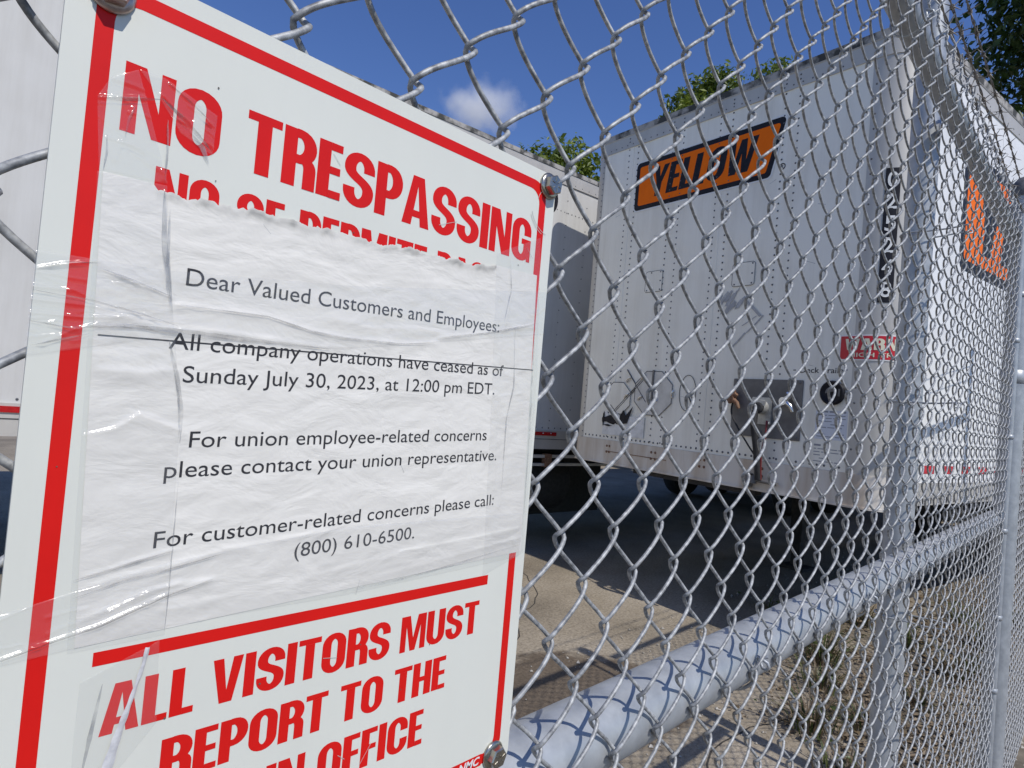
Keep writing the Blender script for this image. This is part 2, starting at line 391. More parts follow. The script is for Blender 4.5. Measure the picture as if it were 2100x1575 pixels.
# ------------------------------------------------------------------ ground
mb = MB()
N = 24
mb.add([(-150, -120, GZ), (220, -120, GZ), (220, 220, GZ), (-150, 220, GZ)], [(0, 1, 2, 3)])
tag(mb.build('ground', GROUND), kind='structure')
mb = MB(); mb.add([(-60, -40, GZ + .004), (90, -40, GZ + .004), (90, -1.7, GZ + .004), (-60, -1.7, GZ + .004)], [(0, 1, 2, 3)])
tag(mb.build('dark_bounce_sheet', mat('bounce_sheet_dark', (.055, .055, .056), .9, c2=(.085, .083, .08), scale=40, detail=8)), kind='structure')  # unseen dark sheet before the fence, added to cut light bouncing up
# sandy strip along the fence foot
def strip(name, pts, z, m):
    mb = MB(); n = len(pts); mb.add([(x, y, z) for x, y in pts], [tuple(range(n))]); return tag(mb.build(name, m), kind='structure')
edge = [(-2, -1.6)] + [(x, -1.6) for x in (8, 14)]
top = []
for i in range(60):
    x = 14 - i * 16 / 59
    top.append((x, .62 + .10 * math.sin(x * 2.1) + .07 * math.sin(x * 5.3 + 1) + .04 * random.uniform(-1, 1) + max(0, x - 3.4) * .07))
strip('dirt_path', edge + top, GZ + .004, SAND)

mb = MB(); random.seed(5)
def crack(p, ang, n, w):
    P_ = [p]
    for i in range(n): 
        ang += random.uniform(-.35, .35); P_.append((P_[-1][0] + .12 * math.cos(ang), P_[-1][1] + .12 * math.sin(ang)))
    V, F = pen(P_, w, w); mb.add([(x, y, GZ + .0015) for x, y in V], F)
crack((2.0, 1.75), .12, 16, .006); crack((2.7, 2.1), 1.2, 12, .004); crack((3.2, 2.6), .5, 14, .004); crack((2.4, .75), .9, 9, .004)
tag(mb.build('ground_cracks', mat('crack_dark', (.045, .04, .034), .95)), kind='structure')

# ------------------------------------------------------------------ chain link fence
A = .03175; B = A * 1.0899; OX, OZ, SH = .1911, .1574, .0463
def stretch(x):      # the fabric is pulled wider away from the sign
    e = np.clip(x, .5, 1.3) - .5
    return x + .14 * e * e + .224 * np.maximum(x - 1.3, 0)
def fabric(name, parent, m0, m1, zlo, zhi, near_m=22, ycurve=None):
    """flattened-helix wires; wire m runs between knot columns m and m+1, all wires in one woven mesh"""
    Vs, Fs = [], []; base = 0
    for m in range(m0, m1):
        near = m < near_m
        n, k, r = (32, 8, .00156) if near else (18, 6, .00185)
        zs = OZ + (B if m % 2 else 0)
        j0 = math.floor((zlo - zs) / (2 * B)); j1 = math.ceil((zhi - zs) / (2 * B))
        t = np.arange(0, (j1 - j0) * n + 1) / n
        ph = t * 2 * np.pi
        tri = 1 - 2 * np.abs(((t % 1) - .5) * 2) * 1.0            # -1 at left extreme, +1 at right
        g = .62 * tri - .38 * np.cos(ph)
        X = A / 2 + .0030
        z = zs + (j0 + t) * 2 * B
        jit = .0010 * np.sin(m * 12.9 + z * 31) + .0006 * np.sin(m * 3.7 + z * 77)
        cx = OX + A * (m + .5)
        fade = 1 - np.clip((cx - 1.4) / 1.0, 0, 1)
        x = cx + X * g + SH * (z - OZ) * fade + jit
        y = -.0056 * np.sign(np.sin(ph)) * np.abs(np.sin(ph)) ** .5 + .0005 * np.sin(m * 5.1 + z * 40)
        x = stretch(x) if m < 85 else x
        keep = (z >= zlo) & (z <= zhi)
        if m < 85 and x.max() > 2.752: continue
        P = np.stack([x, y, z], 1)[keep]
        if len(P) < 4: continue
        T = np.gradient(P, axis=0); T /= np.linalg.norm(T, axis=1)[:, None]
        n1 = np.cross(T, np.array([0, 1.0, 0])); n1 /= np.linalg.norm(n1, axis=1)[:, None]; n2 = np.cross(T, n1)
        a = np.arange(k) * 2 * np.pi / k
        ring = P[:, None, :] + r * (n1[:, None, :] * np.cos(a)[None, :, None] + n2[:, None, :] * np.sin(a)[None, :, None])
        L = len(P)
        i = np.arange(L - 1)[:, None] * k; j = np.arange(k)[None, :]; j2 = (j + 1) % k
        F = np.stack([i + j, i + j2, i + k + j2, i + k + j], -1).reshape(-1, 4) + base
        Vs.append(ring.reshape(-1, 3)); Fs.append(F); base += L * k
    return np_mesh(name, np.concatenate(Vs), np.concatenate(Fs), GALV, parent)

fence = tag(empty('chain_link_fence', (0, 0, 0)), 'galvanized chain link fence close to the camera, carrying the bolted red and white sign', 'fence')
fabric('mesh_fabric', fence, -46, 81, -1.37, .762)
# twisted cut ends along the top edge
mb = MB()
for m in range(-20, 81, 2):
    for h in range(1):
        fade = 1 - min(max((OX + A * m - 1.4), 0), 1)
        x = float(stretch(np.float64(OX + A * m + SH * (.762 - OZ) * fade)))
        if x > 2.75: continue
        a0 = random.uniform(0, 6)
        for s in (0, PI):
            pts = [(x + .0022 * math.cos(a0 + s + q * 1.4) * (1 + .0 * q), .0022 * math.sin(a0 + s + q * 1.4), .742 + q * .0062) for q in range(7)]
            d = random.uniform(.6, 1.3)
            pts.append((x + .013 * math.cos(a0 + s) * d, .012 * math.sin(a0 + s), .790 + random.uniform(0, .012)))
            mb.tube(pts, .0016, 5)
tag(mb.build('twisted_selvage', GALV, fence), kind='stuff')

def pipe(name, a, b, r, parent, m=GALVP, k=24):
    mb = MB(); a, b = Vector(a), Vector(b); n = 8
    mb.tube([a.lerp(b, i / n) for i in range(n + 1)], r, k); return mb.build(name, m, parent)
pipe('middle_rail', (-1.3, .0355, -.262), (2.80, .0355, -.262), .0295, fence)
pipe('top_rail', (-1.3, .034, .735), (2.80, .034, .738), .0235, fence)
pipe('line_post', (1.742, .100, GZ - .1), (1.752, .100, 1.28), .0315, fence)
post = pipe('terminal_post', (2.845, .004, GZ - .1), (2.85, .010, .90), .036, fence)
pipe('frame_upright', (2.752, .002, GZ + .05), (2.752, .002, .80), .0115, fence)
mb = MB(); mb.lathe([(.041, 0), (.041, .03), (.036, .05), (.022, .068), (.004, .076)], (2.85, .010, .885), (0, 0, 1), 16)
mb.build('post_cap', DARKCAP, fence)
for z, h in ((.215, .05), (-.150, .02), (-.498, .02), (-.772, .02), (-1.10, .02), (.52, .02)):
    mb = MB(); mb.lathe([(.0363, 0), (.0385, .001), (.0385, h - .001), (.0363, h)], (2.85, .010, z), (0, 0, 1), 24)
    mb.box(2.766, 2.818, .008, .012, z + .002, z + h - .002)
    if h > .03: mb.lathe([(.006, 0), (.006, .012)], (2.79, .008, z + h / 2), (0, -1, 0), 6)
    mb.build('brace_band', GALVP, fence)
for z in (-.592, -.836, -.30, .02, .35):
    mb = MB(); mb.lathe([(.0117, 0), (.014, .001), (.014, .015), (.0117, .016)], (2.752, .002, z), (0, 0, 1), 14)
    mb.build('tension_clip', GALVP, fence)
# rail tie wires
def tie(x, z, r, yc, axis='x'):
    mb = MB(); pts = []
    for i in range(19):
        a = R(-200 + 220 * i / 18)
        if axis == 'x': pts.append((x + .002 * i / 18, yc + (r + .0022) * math.cos(a), z + (r + .0022) * math.sin(a)))
        else: pts.append((x + (r + .0022) * math.sin(a), yc + (r + .0022) * math.cos(a), z + .004 * i / 18))
    # hook ends curl round the fabric
    e = Vector(pts[0])
    hook = [e + Vector((.002 * q, -.006 - .006 * math.sin(q * .9), -.004 + .006 * math.cos(q * .9) - .004)) for q in range(7, 0, -1)]
    mb.tube([tuple(p) for p in hook] + pts, .0019, 6); mb.build('wire_tie', GALVP, fence)
for x in (-.55, -.1, .318, .705, 1.135, 1.56, 2.0, 2.45): tie(x, -.262, .031, .0365)
for x in (.2, .75, 1.25, 1.9, 2.4): tie(x, .735, .026, .034)
# post tie wires
for z in (.08, -.42, .48):
    mb = MB()
    mb.tube([(1.742 + .036 * math.cos(R(a)), .100 + .036 * math.sin(R(a)), z) for a in range(-30, 215, 15)], .0019, 6)
    mb.tube([(1.776, .082, z), (1.772, .03, z + .004), (1.765, -.004, z + .006), (1.75, -.006, z - .004), (1.748, .006, z - .006)], .0019, 6)
    mb.tube([(1.712, .082, z), (1.708, .03, z), (1.705, -.005, z + .004), (1.69, -.006, z - .002)], .0019, 6)
    mb.build('wire_tie', GALVP, fence)
# barbed wire strands
def barbed(pts, parent):
    mb = MB(); P = [Vector(p) for p in pts]
    seg = []
    for a, b in zip(P[:-1], P[1:]):
        n = max(2, int((b - a).length / .008)); seg += [a.lerp(b, i / n) for i in range(n)]
    seg.append(P[-1])
    for s in (0, PI):
        mb.tube([p + Vector((0, .0017 * math.cos(i * .42 + s), .0017 * math.sin(i * .42 + s))) for i, p in enumerate(seg)], .0016, 5)
    i = 6
    while i < len(seg) - 3:
        p = seg[i]; d = (seg[i + 1] - p).normalized()
        up = Vector((0, 0, 1)); sd = d.cross(up).normalized()
        a = random.uniform(0, 3)
        for q in range(2):
            o = d * (q * .006)
            w = [p + o + d * (t * .0007) + (up * math.sin(t * .8) + sd * math.cos(t * .8)) * .0042 for t in range(9)]
            mb.tube(w, .0014, 5)
            for s in (1, -1):
                v = (up * math.sin(a + q * 1.5) + sd * math.cos(a + q * 1.5)) * s + d * random.uniform(-.3, .3)
                mb.tube([p + o, p + o + v * .012, p + o + v * .024], [.0014, .0013, .0004], 5)
        i += random.randint(14, 17)
    return mb.build('barbed_strand', GALVB, parent)
barbed([(.2, .05, 1.03), (1.0, .05, 1.01), (1.654, .05, .99), (2.325, .05, .967), (2.751, .05, .931), (3.6, .05, .90), (5.2, .05, .93)], fence)
barbed([(.2, .05, 1.12), (1.0, .05, 1.105), (1.837, .05, 1.087), (2.527, .05, 1.064), (3.085, .05, 1.029), (4.0, .05, 1.0), (5.2, .05, 1.02)], fence)
barbed([(.2, .02, .86), (1.30, .016, .84), (1.75, .015, .815), (2.2, .01, .80), (2.81, .0, .80)], fence)

# fence run beyond the terminal post
fence2 = tag(empty('chain_link_fence', (2.93, .0, 0)), 'far run of chain link fence beyond the banded end post at the right edge', 'fence')
fab2 = fabric('mesh_fabric', fence2, 88, 150, -1.37, .70, near_m=-99); fab2.location = (-2.93, 0, 0)
def p2(n, a, b, r): return pipe(n, (a[0] - 2.93, a[1], a[2]), (b[0] - 2.93, b[1], b[2]), r, fence2)
p2('top_rail', (2.93, .03, .70), (5.2, .03, .70), .021)
p2('line_post', (5.2, .05, GZ - .1), (5.2, .05, 1.1), .03)

# ------------------------------------------------------------------ the sign
SY = -.0090                                  # face of the sign panel
def sgn(x, z, off=0.0): return (x, SY - off, z)
SX0, SX1, SZ0, SZ1 = .0414, .2940, -.2150, .1404
sign = tag(empty('warning_sign', (0, 0, 0)), 'white rectangular no trespassing sign with red border and heavy red capitals, bolted to the fence', 'sign')
def rrect(x0, z0, x1, z1, r, n=6):
    return [(x, z) for cx, cz, a in ((x1 - r, z1 - r, 0), (x0 + r, z1 - r, 90), (x0 + r, z0 + r, 180), (x1 - r, z0 + r, 270)) for x, z in arc(cx, cz, r, r, a, a + 90, n)]
mb = MB()
mb.prism(rrect(SX0, SZ0, SX1, SZ1, .008), lambda x, z, t: (x, SY + t, z), .0014, 0.0)
mb.build('panel', SIGNW, sign)
BX0, BX1, BZ0, BZ1 = .0502, .2860, -.2090, .1332
mb = MB(); V, F = poly(rrect(BX0, BZ0, BX1, BZ1, .011), rrect(BX0 + .0057, BZ0 + .0057, BX1 - .0057, BZ1 - .0057, .008)[::-1])
mb.add([sgn(x, z, .00008) for x, z in V], F); mb.build('border', SIGNR, sign)
mb = MB(); mb.add([sgn(x, z, .00008) for x, z in ((.0693, -.1054), (.2640, -.1049), (.2640, -.0995), (.0693, -.1004))], [(0, 1, 2, 3)]); mb.build('divider_bar', SIGNR, sign)
for txt, x0, x1, b, h in (('NO TRESPASSING', .0605, .2757, .0832, .0246), ('NO SE PERMITE PASAR', .0732, .2640, .0565, .0180),
                          ('ALL VISITORS MUST', .0735, .2590, -.1311, .0180), ('REPORT TO THE', .0952, .2374, -.1562, .0172), ('MAIN OFFICE', .1080, .2247, -.1820, .0180)):
    mb = MB()
    lay(mb, heavy(txt, x0, x1, b, h, space=.30 if txt[0:2] != 'NO' else .36), sgn, .00008)
    mb.build('lettering', SIGNR, sign)
mb = MB(); V, F = rect(.2455, -.2096, .2712, -.2030); mb.add([sgn(x, z, .00014) for x, z in V], F); mb.build('maker_mark', SIGNR, sign)
mb = MB(); V, F = font_fit('NMC', .2535, .2700, -.2083, .0044, bold=.03, shear=.25); mb.add([sgn(x, z, .00020) for x, z in V], F)
lay(mb, [(*pen(arc(.2492, -.2062, .0017, .0017, 20, 330, 14), .00028, .00028), 0), (*pen(bez((.2483, -.2067), (.2492, -.2047), (.2502, -.2055), (.2487, -.2072)), .00022, .00022), 0)], sgn, .0002)
mb.build('maker_lettering', NMCW, sign)

mb = MB(); random.seed(31)
for q in range(26):
    x, z = random.uniform(SX0 + .003, SX1 - .003), random.uniform(SZ0 + .02, SZ1 - .003); r0 = random.uniform(.00018, .0005)
    V, F = poly([(x + r0 * math.cos(2 * PI * i / 7) * random.uniform(.6, 1.2), z + r0 * math.sin(2 * PI * i / 7)) for i in range(7)]); mb.add([sgn(a, b, .00030) for a, b in V], F)
tag(mb.build('dirt_specks', mat('dirt_speck', (.10, .09, .075), .9), sign), kind='stuff')
mb = MB()
for a0, a1, rr0 in ((200, 262, .017), (205, 250, .0185), (120, 165, .012)):
    V, F = pen(arc(.2905, .1200, rr0, rr0, a0, a1, 14), .00016, .00016); mb.add([sgn(a, b, .00032) for a, b in V], F)
for q in range(9):
    x, z, l, a = random.uniform(.10, .28), random.uniform(-.20, .13), random.uniform(.004, .014), random.uniform(0, 3.1)
    V, F = pen([(x, z), (x + l * math.cos(a), z + l * math.sin(a))], .00010, .00010); mb.add([sgn(p, q_, .00034) for p, q_ in V], F)
tag(mb.build('scratches', mat('scratch_grey', (.50, .51, .49), .6), sign), kind='stuff')

# bolts with flange, hexagon head and grade marks
def bolt(x, z, m, label, rot, k=1.0):
    t = tag(empty('flange_bolt', sgn(x, z, .0003)), label, 'bolt', 'bolts holding the sign')
    mb = MB(); mb.lathe([(.0078 * k, 0), (.0080 * k, .0007), (.0074 * k, .0015), (.0062 * k, .0021), (.003, .0022)], (0, 0, 0), (0, -1, 0), 28); mb.build('flange', m, t)
    mb = MB(); hx = [(.0062 * k * math.cos(R(60 * i + rot)), .0062 * k * math.sin(R(60 * i + rot))) for i in range(6)]
    ring = []
    for q, y in ((1.0, -.0020), (1.0, -.0056), (.88, -.0063)):
        ring += [(a * q, y, b * q) for a, b in hx]
    mb.add(ring, [(i + 6 * l, (i + 1) % 6 + 6 * l, (i + 1) % 6 + 6 * l + 6, i + 6 * l + 6) for l in range(2) for i in range(6)] + [tuple(range(12, 18))])
    mb.build('hex_head', m, t)
    mb = MB()
    for i in range(6):
        a = R(60 * i + rot + 20); c, s = math.cos(a), math.sin(a)
        mb.tube([(c * .0020, -.0063, s * .0020), (c * .0042, -.0063, s * .0042)], .00035, 5)
    V, F = font_fit('TOF', -.0016, .0016, .0002, .0014, bold=.02); mb.add([(a, -.00645, b) for a, b in V], F)
    mb.build('grade_marks', BOLT, t)
    mb = MB(); mb.lathe([(.0030, .0), (.0030, .022)], (0, 0.0005, 0), (0, 1, 0), 12); mb.lathe([(.006, .014), (.006, .019)], (0, 0, 0), (0, 1, 0), 6); mb.lathe([(.011, .0125), (.011, .0138)], (0, 0, 0), (0, 1, 0), 16)
    mb.build('threaded_shank', BOLT, t)
    return t
bolt(.0540, .1290, BOLTR, 'brownish worn flange bolt at the upper left corner of the sign', 8, .95)
bolt(.2872, .1327, BOLT, 'shiny hex flange bolt beside the last G of TRESPASSING', 22)
bolt(.2803, -.2063, BOLT, 'shiny hex flange bolt beside the NMC mark at the lower border', 5)

# ------------------------------------------------------------------ paper notice taped over the sign
CR = [  # crease polylines in sign millimetres: (points, height mm, width mm)
 ([(59.7, 33.8), (82.3, 28.3)], .5, 1.0), ([(84.8, 25.6), (120.3, 27.0), (139.7, 23.6), (156.0, 22.8), (189.7, 24.1), (209.2, 27.3)], .75, 1.1),
 ([(212.1, 30.2), (245.3, 37.4), (293.8, 50.2)], .6, 1.0), ([(58.2, 17.7), (67.1, 18.6), (81.1, 16.4), (105.0, 17.9), (148.4, 17.3)], .6, 1.3),
 ([(58.5, -.9), (76.2, -1.0), (82.6, .9)], .8, 2.2), ([(59.2, -24.5), (68.6, -21.3), (75.9, -15.8), (90.5, -21.4)], .6, 1.3),
 ([(60.7, -73.5), (78.3, -69.5), (91.8, -66.5)], .7, 1.1), ([(61.1, -77.9), (75.6, -73.9), (89.5, -72.6), (113.5, -68.4), (157.1, -65.0)], .6, 1.1),
 ([(61.1, -89.1), (74.4, -84.2), (85.9, -80.7), (93.6, -80.0), (105.1, -79.8)], .75, 1.4), ([(55.5, -93.4), (69.9, -90.3), (90.5, -83.2), (108.0, -79.4)], .55, 1.0),
 ([(168.5, -92), (205.8, -88), (238.4, -85), (288, -80)], .5, 1.6), ([(199.2, -79), (236.7, -77.5), (287, -74.3)], .5, 1.2),
 ([(78.8, 61.9), (83.7, 22.7), (89.9, -6.2), (91.3, -24.8), (90.5, -43.3), (92.1, -96.9)], .35, .7), ([(266.6, 37.5), (271.4, 9.4), (266.6, -8.1), (268, -60)], .4, 1.0),
 ([(120, 55), (153.7, 52.5), (251.5, 61.9)], .25, 1.2), ([(150, 31), (170, 29), (200, 33), (225, 33)], .35, 1.8), ([(262, 60), (257, 20), (262, -50)], .3, .8),
 ([(100, -88), (150, -85), (200, -80)], .35, 2.2), ([(110, 47), (150, 46), (190, 50)], .3, 2.5), ([(230, 5), (262, 3), (280, 6)], .3, 1.0),
]
def seg_d(x, z, pl):
    d = np.full(x.shape, 1e9); s = np.zeros(x.shape)
    for (ax, az), (bx, bz) in zip(pl[:-1], pl[1:]):
        vx, vz = bx - ax, bz - az; L = vx * vx + vz * vz
        t = np.clip(((x - ax) * vx + (z - az) * vz) / L, 0, 1)
        ex, ez = x - ax - t * vx, z - az - t * vz
        dd = np.hypot(ex, ez); sg = np.sign(vx * ez - vz * ex)
        c = dd < d; d = np.where(c, dd, d); s = np.where(c, sg, s)
    return d, s
TR = .0385
LAT = rng.uniform(-.5, .5, (3, 64, 64))
def vnoise(x, z, cell, o):
    x = (x + 500) / cell; z = (z + 500) / cell
    i, j = np.floor(x).astype(int), np.floor(z).astype(int); a, b = x - i, z - j
    a = a * a * (3 - 2 * a); b = b * b * (3 - 2 * b); L = LAT[o]
    g = lambda p, q: L[p % 64, q % 64]
    return (g(i, j) * (1 - a) + g(i + 1, j) * a) * (1 - b) + (g(i, j + 1) * (1 - a) + g(i + 1, j + 1) * a) * b
def crumple(x, z, k=1.0):
    """height of the paper above the sign in mm at sign position (x, z) mm"""
    x = np.asarray(x, float); z = np.asarray(z, float)
    xr, zr = x * .94 + z * .34, (z * .94 - x * .34) * 1.9
    h = .30 + .34 * vnoise(xr, zr, 19.0, 0) + .20 * vnoise(xr, zr, 8.5, 1) + .07 * vnoise(xr, zr, 4.2, 2)
    for pl, a, w in CR:
        d, s = seg_d(x, z, pl); h = h + k * a * .50 * np.exp(-np.abs(d / (w * .62)) ** 1.3 * np.where(s > 0, 1.0, .30))
    # pressed flat towards the taped left, right and bottom edges
    el = x - (56.6 + (67 - z) * TR); er = 284 + (67 - z) * TR - x; eb = z + 97.6 - (x - 57) * TR
    e = np.minimum(np.minimum(el, er), eb)
    return .04 + np.maximum(h - .04, 0) * np.clip(e / 7.0, .0, 1) ** .8
TR = .0385
torn = [(57, 67.2), (73, 67.8), (74.3, 66.0), (85.3, 65.7), (96.3, 67.0), (112.5, 68.2), (128.6, 68.6), (151.1, 69.2), (172.2, 69.8), (198.7, 71.2), (221.9, 71.8), (247.0, 74.6), (249.1, 75.9), (284, 77.3)]
tx = np.array([p[0] for p in torn]); tz = np.array([p[1] for p in torn])
nx, nz = 300, 220
ux = np.linspace(0, 1, nx); uz = np.linspace(0, 1, nz)
xl = lambda zz: 56.6 + (67.0 - zz) * TR                  # left paper edge
topx = 57 + ux * 227
rag = np.interp(topx, tx, tz)
rr = rng.normal(0, 1, nx); rr = np.convolve(rr, np.ones(3) / 3, 'same')
rr2 = np.convolve(rng.normal(0, 1, nx), np.ones(9) / 9, 'same')
inner = ((topx > 74) & (topx < 249)).astype(float)
rag = rag + inner * (rr * .55 + rr2 * 1.0)
bot = -97.6 + ux * 227 * TR
Zg = bot[None, :] + (rag - bot)[None, :] * uz[:, None]
Xg = topx[None, :] + (67.0 - Zg) * TR + ux[None, :] * 0
H = crumple(Xg, Zg)
curl = np.exp(-((rag[None, :] - Zg) / 2.2) ** 2) * inner[None, :] * (.45 + .9 * np.clip(rr2 * 2, 0, 1))[None, :]
H = H + curl
P = np.stack([Xg / 1000, SY - .00012 - H / 1000, Zg / 1000], -1).reshape(-1, 3)
i = np.arange(nz - 1)[:, None] * nx; j = np.arange(nx - 1)[None, :]
F = np.stack([i + j, i + j + 1, i + nx + j + 1, i + nx + j], -1).reshape(-1, 4)
notice = tag(empty('paper_notice', (0, 0, 0)), 'crumpled white paper notice with black print and a torn top edge, taped over the sign', 'notice')
np_mesh('sheet', P, F, PAPER, notice)

def on_paper(name, lines, off=.00011):
    """printed letters cut along a fine grid so that they follow the crumpled sheet"""
    bm = bmesh.new()
    for V, Fc in lines:
        vs_ = [bm.verts.new((x, 0, z)) for x, z in V]
        for f in Fc:
            try: bm.faces.new([vs_[q] for q in f])
            except ValueError: pass
    zs = [v.co.z for v in bm.verts]; xs = [v.co.x for v in bm.verts]
    for q in np.arange(min(xs) + 1, max(xs), 1.6): bmesh.ops.bisect_plane(bm, geom=bm.verts[:] + bm.edges[:] + bm.faces[:], plane_co=(q, 0, 0), plane_no=(1, 0, 0), dist=1e-5)
    for q in np.arange(min(zs) + .7, max(zs), 1.6): bmesh.ops.bisect_plane(bm, geom=bm.verts[:] + bm.edges[:] + bm.faces[:], plane_co=(0, 0, q), plane_no=(0, 0, 1), dist=1e-5)
    xa = np.array([v.co.x for v in bm.verts]); za = np.array([v.co.z for v in bm.verts]); h = crumple(xa, za)
    for v, hh in zip(bm.verts, h): v.co = (v.co.x / 1000, SY - .00012 - hh / 1000 - off, v.co.z / 1000)
    me = bpy.data.meshes.new(name); bm.to_mesh(me); bm.free(); me.materials.append(INK)
    return link_mesh(name, me, notice)
for body, x0, x1, b, sl_, cap in (
    ('Dear Valued Customers and Employees:', 87.2, 255, 33.4, .032, 6.9), ('All company operations have ceased as of', 83.5, 261.6, 9.0, .030, 6.6),
    ('Sunday July 30, 2023, at 12:00 pm EDT.', 89.4, 255.6, -3.2, .040, 6.6), ('For union employee-related concerns', 94.1, 252.6, -27.9, .034, 6.5),
    ('please contact your union representative.', 86.3, 261.8, -39.4, .032, 6.5), ('For customer-related concerns please call:', 85.1, 262.9, -65.4, .034, 6.4),
    ('(800) 610-6500.', 142.2, 207.3, -75.4, .034, 6.4)):
    on_paper('printed_line', [font_fit(body, x0, x1, b, cap, bold=.0, slope=sl_)])
V = []; n = 60
for q in range(n + 1):
    x = 60.5 + 226.8 * q / n; z = 10.9 + 9.5 * q / n; V += [(x, z - .27), (x, z + .27)]
on_paper('ruled_line', [(V, [(2 * q, 2 * q + 2, 2 * q + 3, 2 * q + 1) for q in range(n)])])
smudge = MB()

# clear tape: structured patches between two edges, riding over paper and sign, with raised wrinkles
def fold_shade_mat():  # grey ribbons along tape folds; crease shade is put into their colour
    m, nt, p = newmat('tape_fold_shade'); nt.nodes.remove(p)
    tr = nd(nt, 'BsdfTransparent'); df = nd(nt, 'BsdfDiffuse'); df.inputs[0].default_value = (.34, .345, .35, 1)
    tc = nd(nt, 'TexCoord'); n = nd(nt, 'TexNoise', Scale=130, Detail=4); nt.links.new(tc.outputs['Object'], n.inputs['Vector'])
    mr_ = nd(nt, 'MapRange'); mr_.inputs[1].default_value = .35; mr_.inputs[2].default_value = .7; mr_.inputs[3].default_value = .08; mr_.inputs[4].default_value = .62
    nt.links.new(n.outputs['Fac'], mr_.inputs[0])
    mx = nd(nt, 'MixShader'); nt.links.new(mr_.outputs[0], mx.inputs[0]); nt.links.new(tr.outputs[0], mx.inputs[1]); nt.links.new(df.outputs[0], mx.inputs[2])
    gl = nd(nt, 'BsdfGlossy'); gl.inputs['Roughness'].default_value = .2; m2 = nd(nt, 'MixShader'); m2.inputs[0].default_value = .04
    nt.links.new(mx.outputs[0], m2.inputs[1]); nt.links.new(gl.outputs[0], m2.inputs[2]); nt.links.new(m2.outputs[0], nt.nodes['Material Output'].inputs[0])
    return m
FOLD_SHADE = fold_shade_mat()
def resample(pl, n):
    p = np.array(pl, float); l = np.r_[0, np.cumsum(np.hypot(*np.diff(p, axis=0).T))]; t = np.linspace(0, l[-1], n)
    return np.stack([np.interp(t, l, p[:, 0]), np.interp(t, l, p[:, 1])], 1)
def tape(e1, e2, label, creases=(), lift=.25, res=.42, wr=None, folds=(), seed=1):
    creases = list(creases)
    if wr:         # short fine wrinkles inside the given window
        x0, x1, z0, z1, n_, vert_ = wr; q_ = random.Random(seed)
        for k in range(n_):
            cx_, cz_ = q_.uniform(x0, x1), q_.uniform(z0, z1); l_ = q_.uniform(3, 14); sl2 = q_.uniform(-.35, .25)
            p_ = [(cx_ + (t_ - .5) * l_, cz_ + (t_ - .5) * l_ * sl2 + q_.uniform(-.5, .5)) for t_ in (0, .35, .7, 1)]
            if vert_: p_ = [(cx_ + (b_ - cz_) * .5, cz_ + (a_ - cx_)) for a_, b_ in p_]
            creases.append((p_, q_.uniform(.2, .55), q_.uniform(.35, .7)))
    L1 = np.hypot(*np.diff(np.array(e1, float), axis=0).T).sum(); wd = np.hypot(e1[0][0] - e2[0][0], e1[0][1] - e2[0][1]) + 8
    nu, nv = int(L1 / res) + 2, int(wd / res) + 2
    a, b = resample(e1, nu), resample(e2, nu); t = np.linspace(0, 1, nv)[:, None, None]
    G = a[None] * (1 - t) + b[None] * t; xa, za = G[..., 0], G[..., 1]
    def height(xa, za):
        pt = np.interp(xa, tx, tz); on = (xa > 56.6 + (67 - za) * TR) & (za < pt + .8) & (za > -98 + (xa - 57) * TR) & (xa < 284 + (67 - za) * TR)
        h = np.where(on, crumple(xa, za) + lift, .22 + lift * .6)
        h = h + .10 * vnoise(xa, za * 2.2, 5.0, 1) + .05 * vnoise(xa * 2, za, 3.0, 2)
        for pl, am, w in creases:
            d, s_ = seg_d(xa, za, pl); h = h + am * np.exp(-np.abs(d / w) ** 1.5)
        return h
    h = height(xa, za)
    h[0] = h[-1] = h[0] * 0 + np.minimum(h[0], .30); h[:, 0] -= .12; h[:, -1] -= .12
    V = np.stack([xa / 1000, SY - .00015 - h / 1000, za / 1000], -1).reshape(-1, 3)
    i_ = np.arange(nv - 1)[:, None] * nu; j_ = np.arange(nu - 1)[None, :]
    o = np_mesh('tape_strip', V, np.stack([i_ + j_, i_ + j_ + 1, i_ + nu + j_ + 1, i_ + nu + j_], -1).reshape(-1, 4), TAPE)
    tag(o, label, 'tape', 'clear tape strips on the sign')
    for pl, w0 in folds:
        n_ = max(8, int(np.hypot(*np.diff(np.array(pl, float), axis=0).T).sum() / .7)); c = resample(pl, n_); q_ = random.Random(len(pl) + int(w0 * 10) + int(pl[0][0]))
        d = np.gradient(c, axis=0); d /= np.hypot(d[:, 0], d[:, 1])[:, None]; nn_ = np.stack([-d[:, 1], d[:, 0]], 1)
        w = w0 * np.sin(np.linspace(.15, 3.0, n_)) * (.55 + .6 * np.convolve([q_.random() for _ in range(n_)], np.ones(5) / 5, 'same'))
        P_ = np.stack([c + nn_ * w[:, None] * f for f in (.5, .17, -.17, -.5)], 1); hh = height(P_[..., 0], P_[..., 1]) + .06
        Vf = np.stack([P_[..., 0] / 1000, SY - .00015 - hh / 1000, P_[..., 1] / 1000], -1).reshape(-1, 3)
        k_ = np.arange(n_ - 1)[:, None] * 4; m_ = np.arange(3)[None]
        np_mesh('tape_fold_shade', Vf, np.stack([k_ + m_, k_ + m_ + 1, k_ + 4 + m_ + 1, k_ + 4 + m_], -1).reshape(-1, 4), FOLD_SHADE, o)
    return o
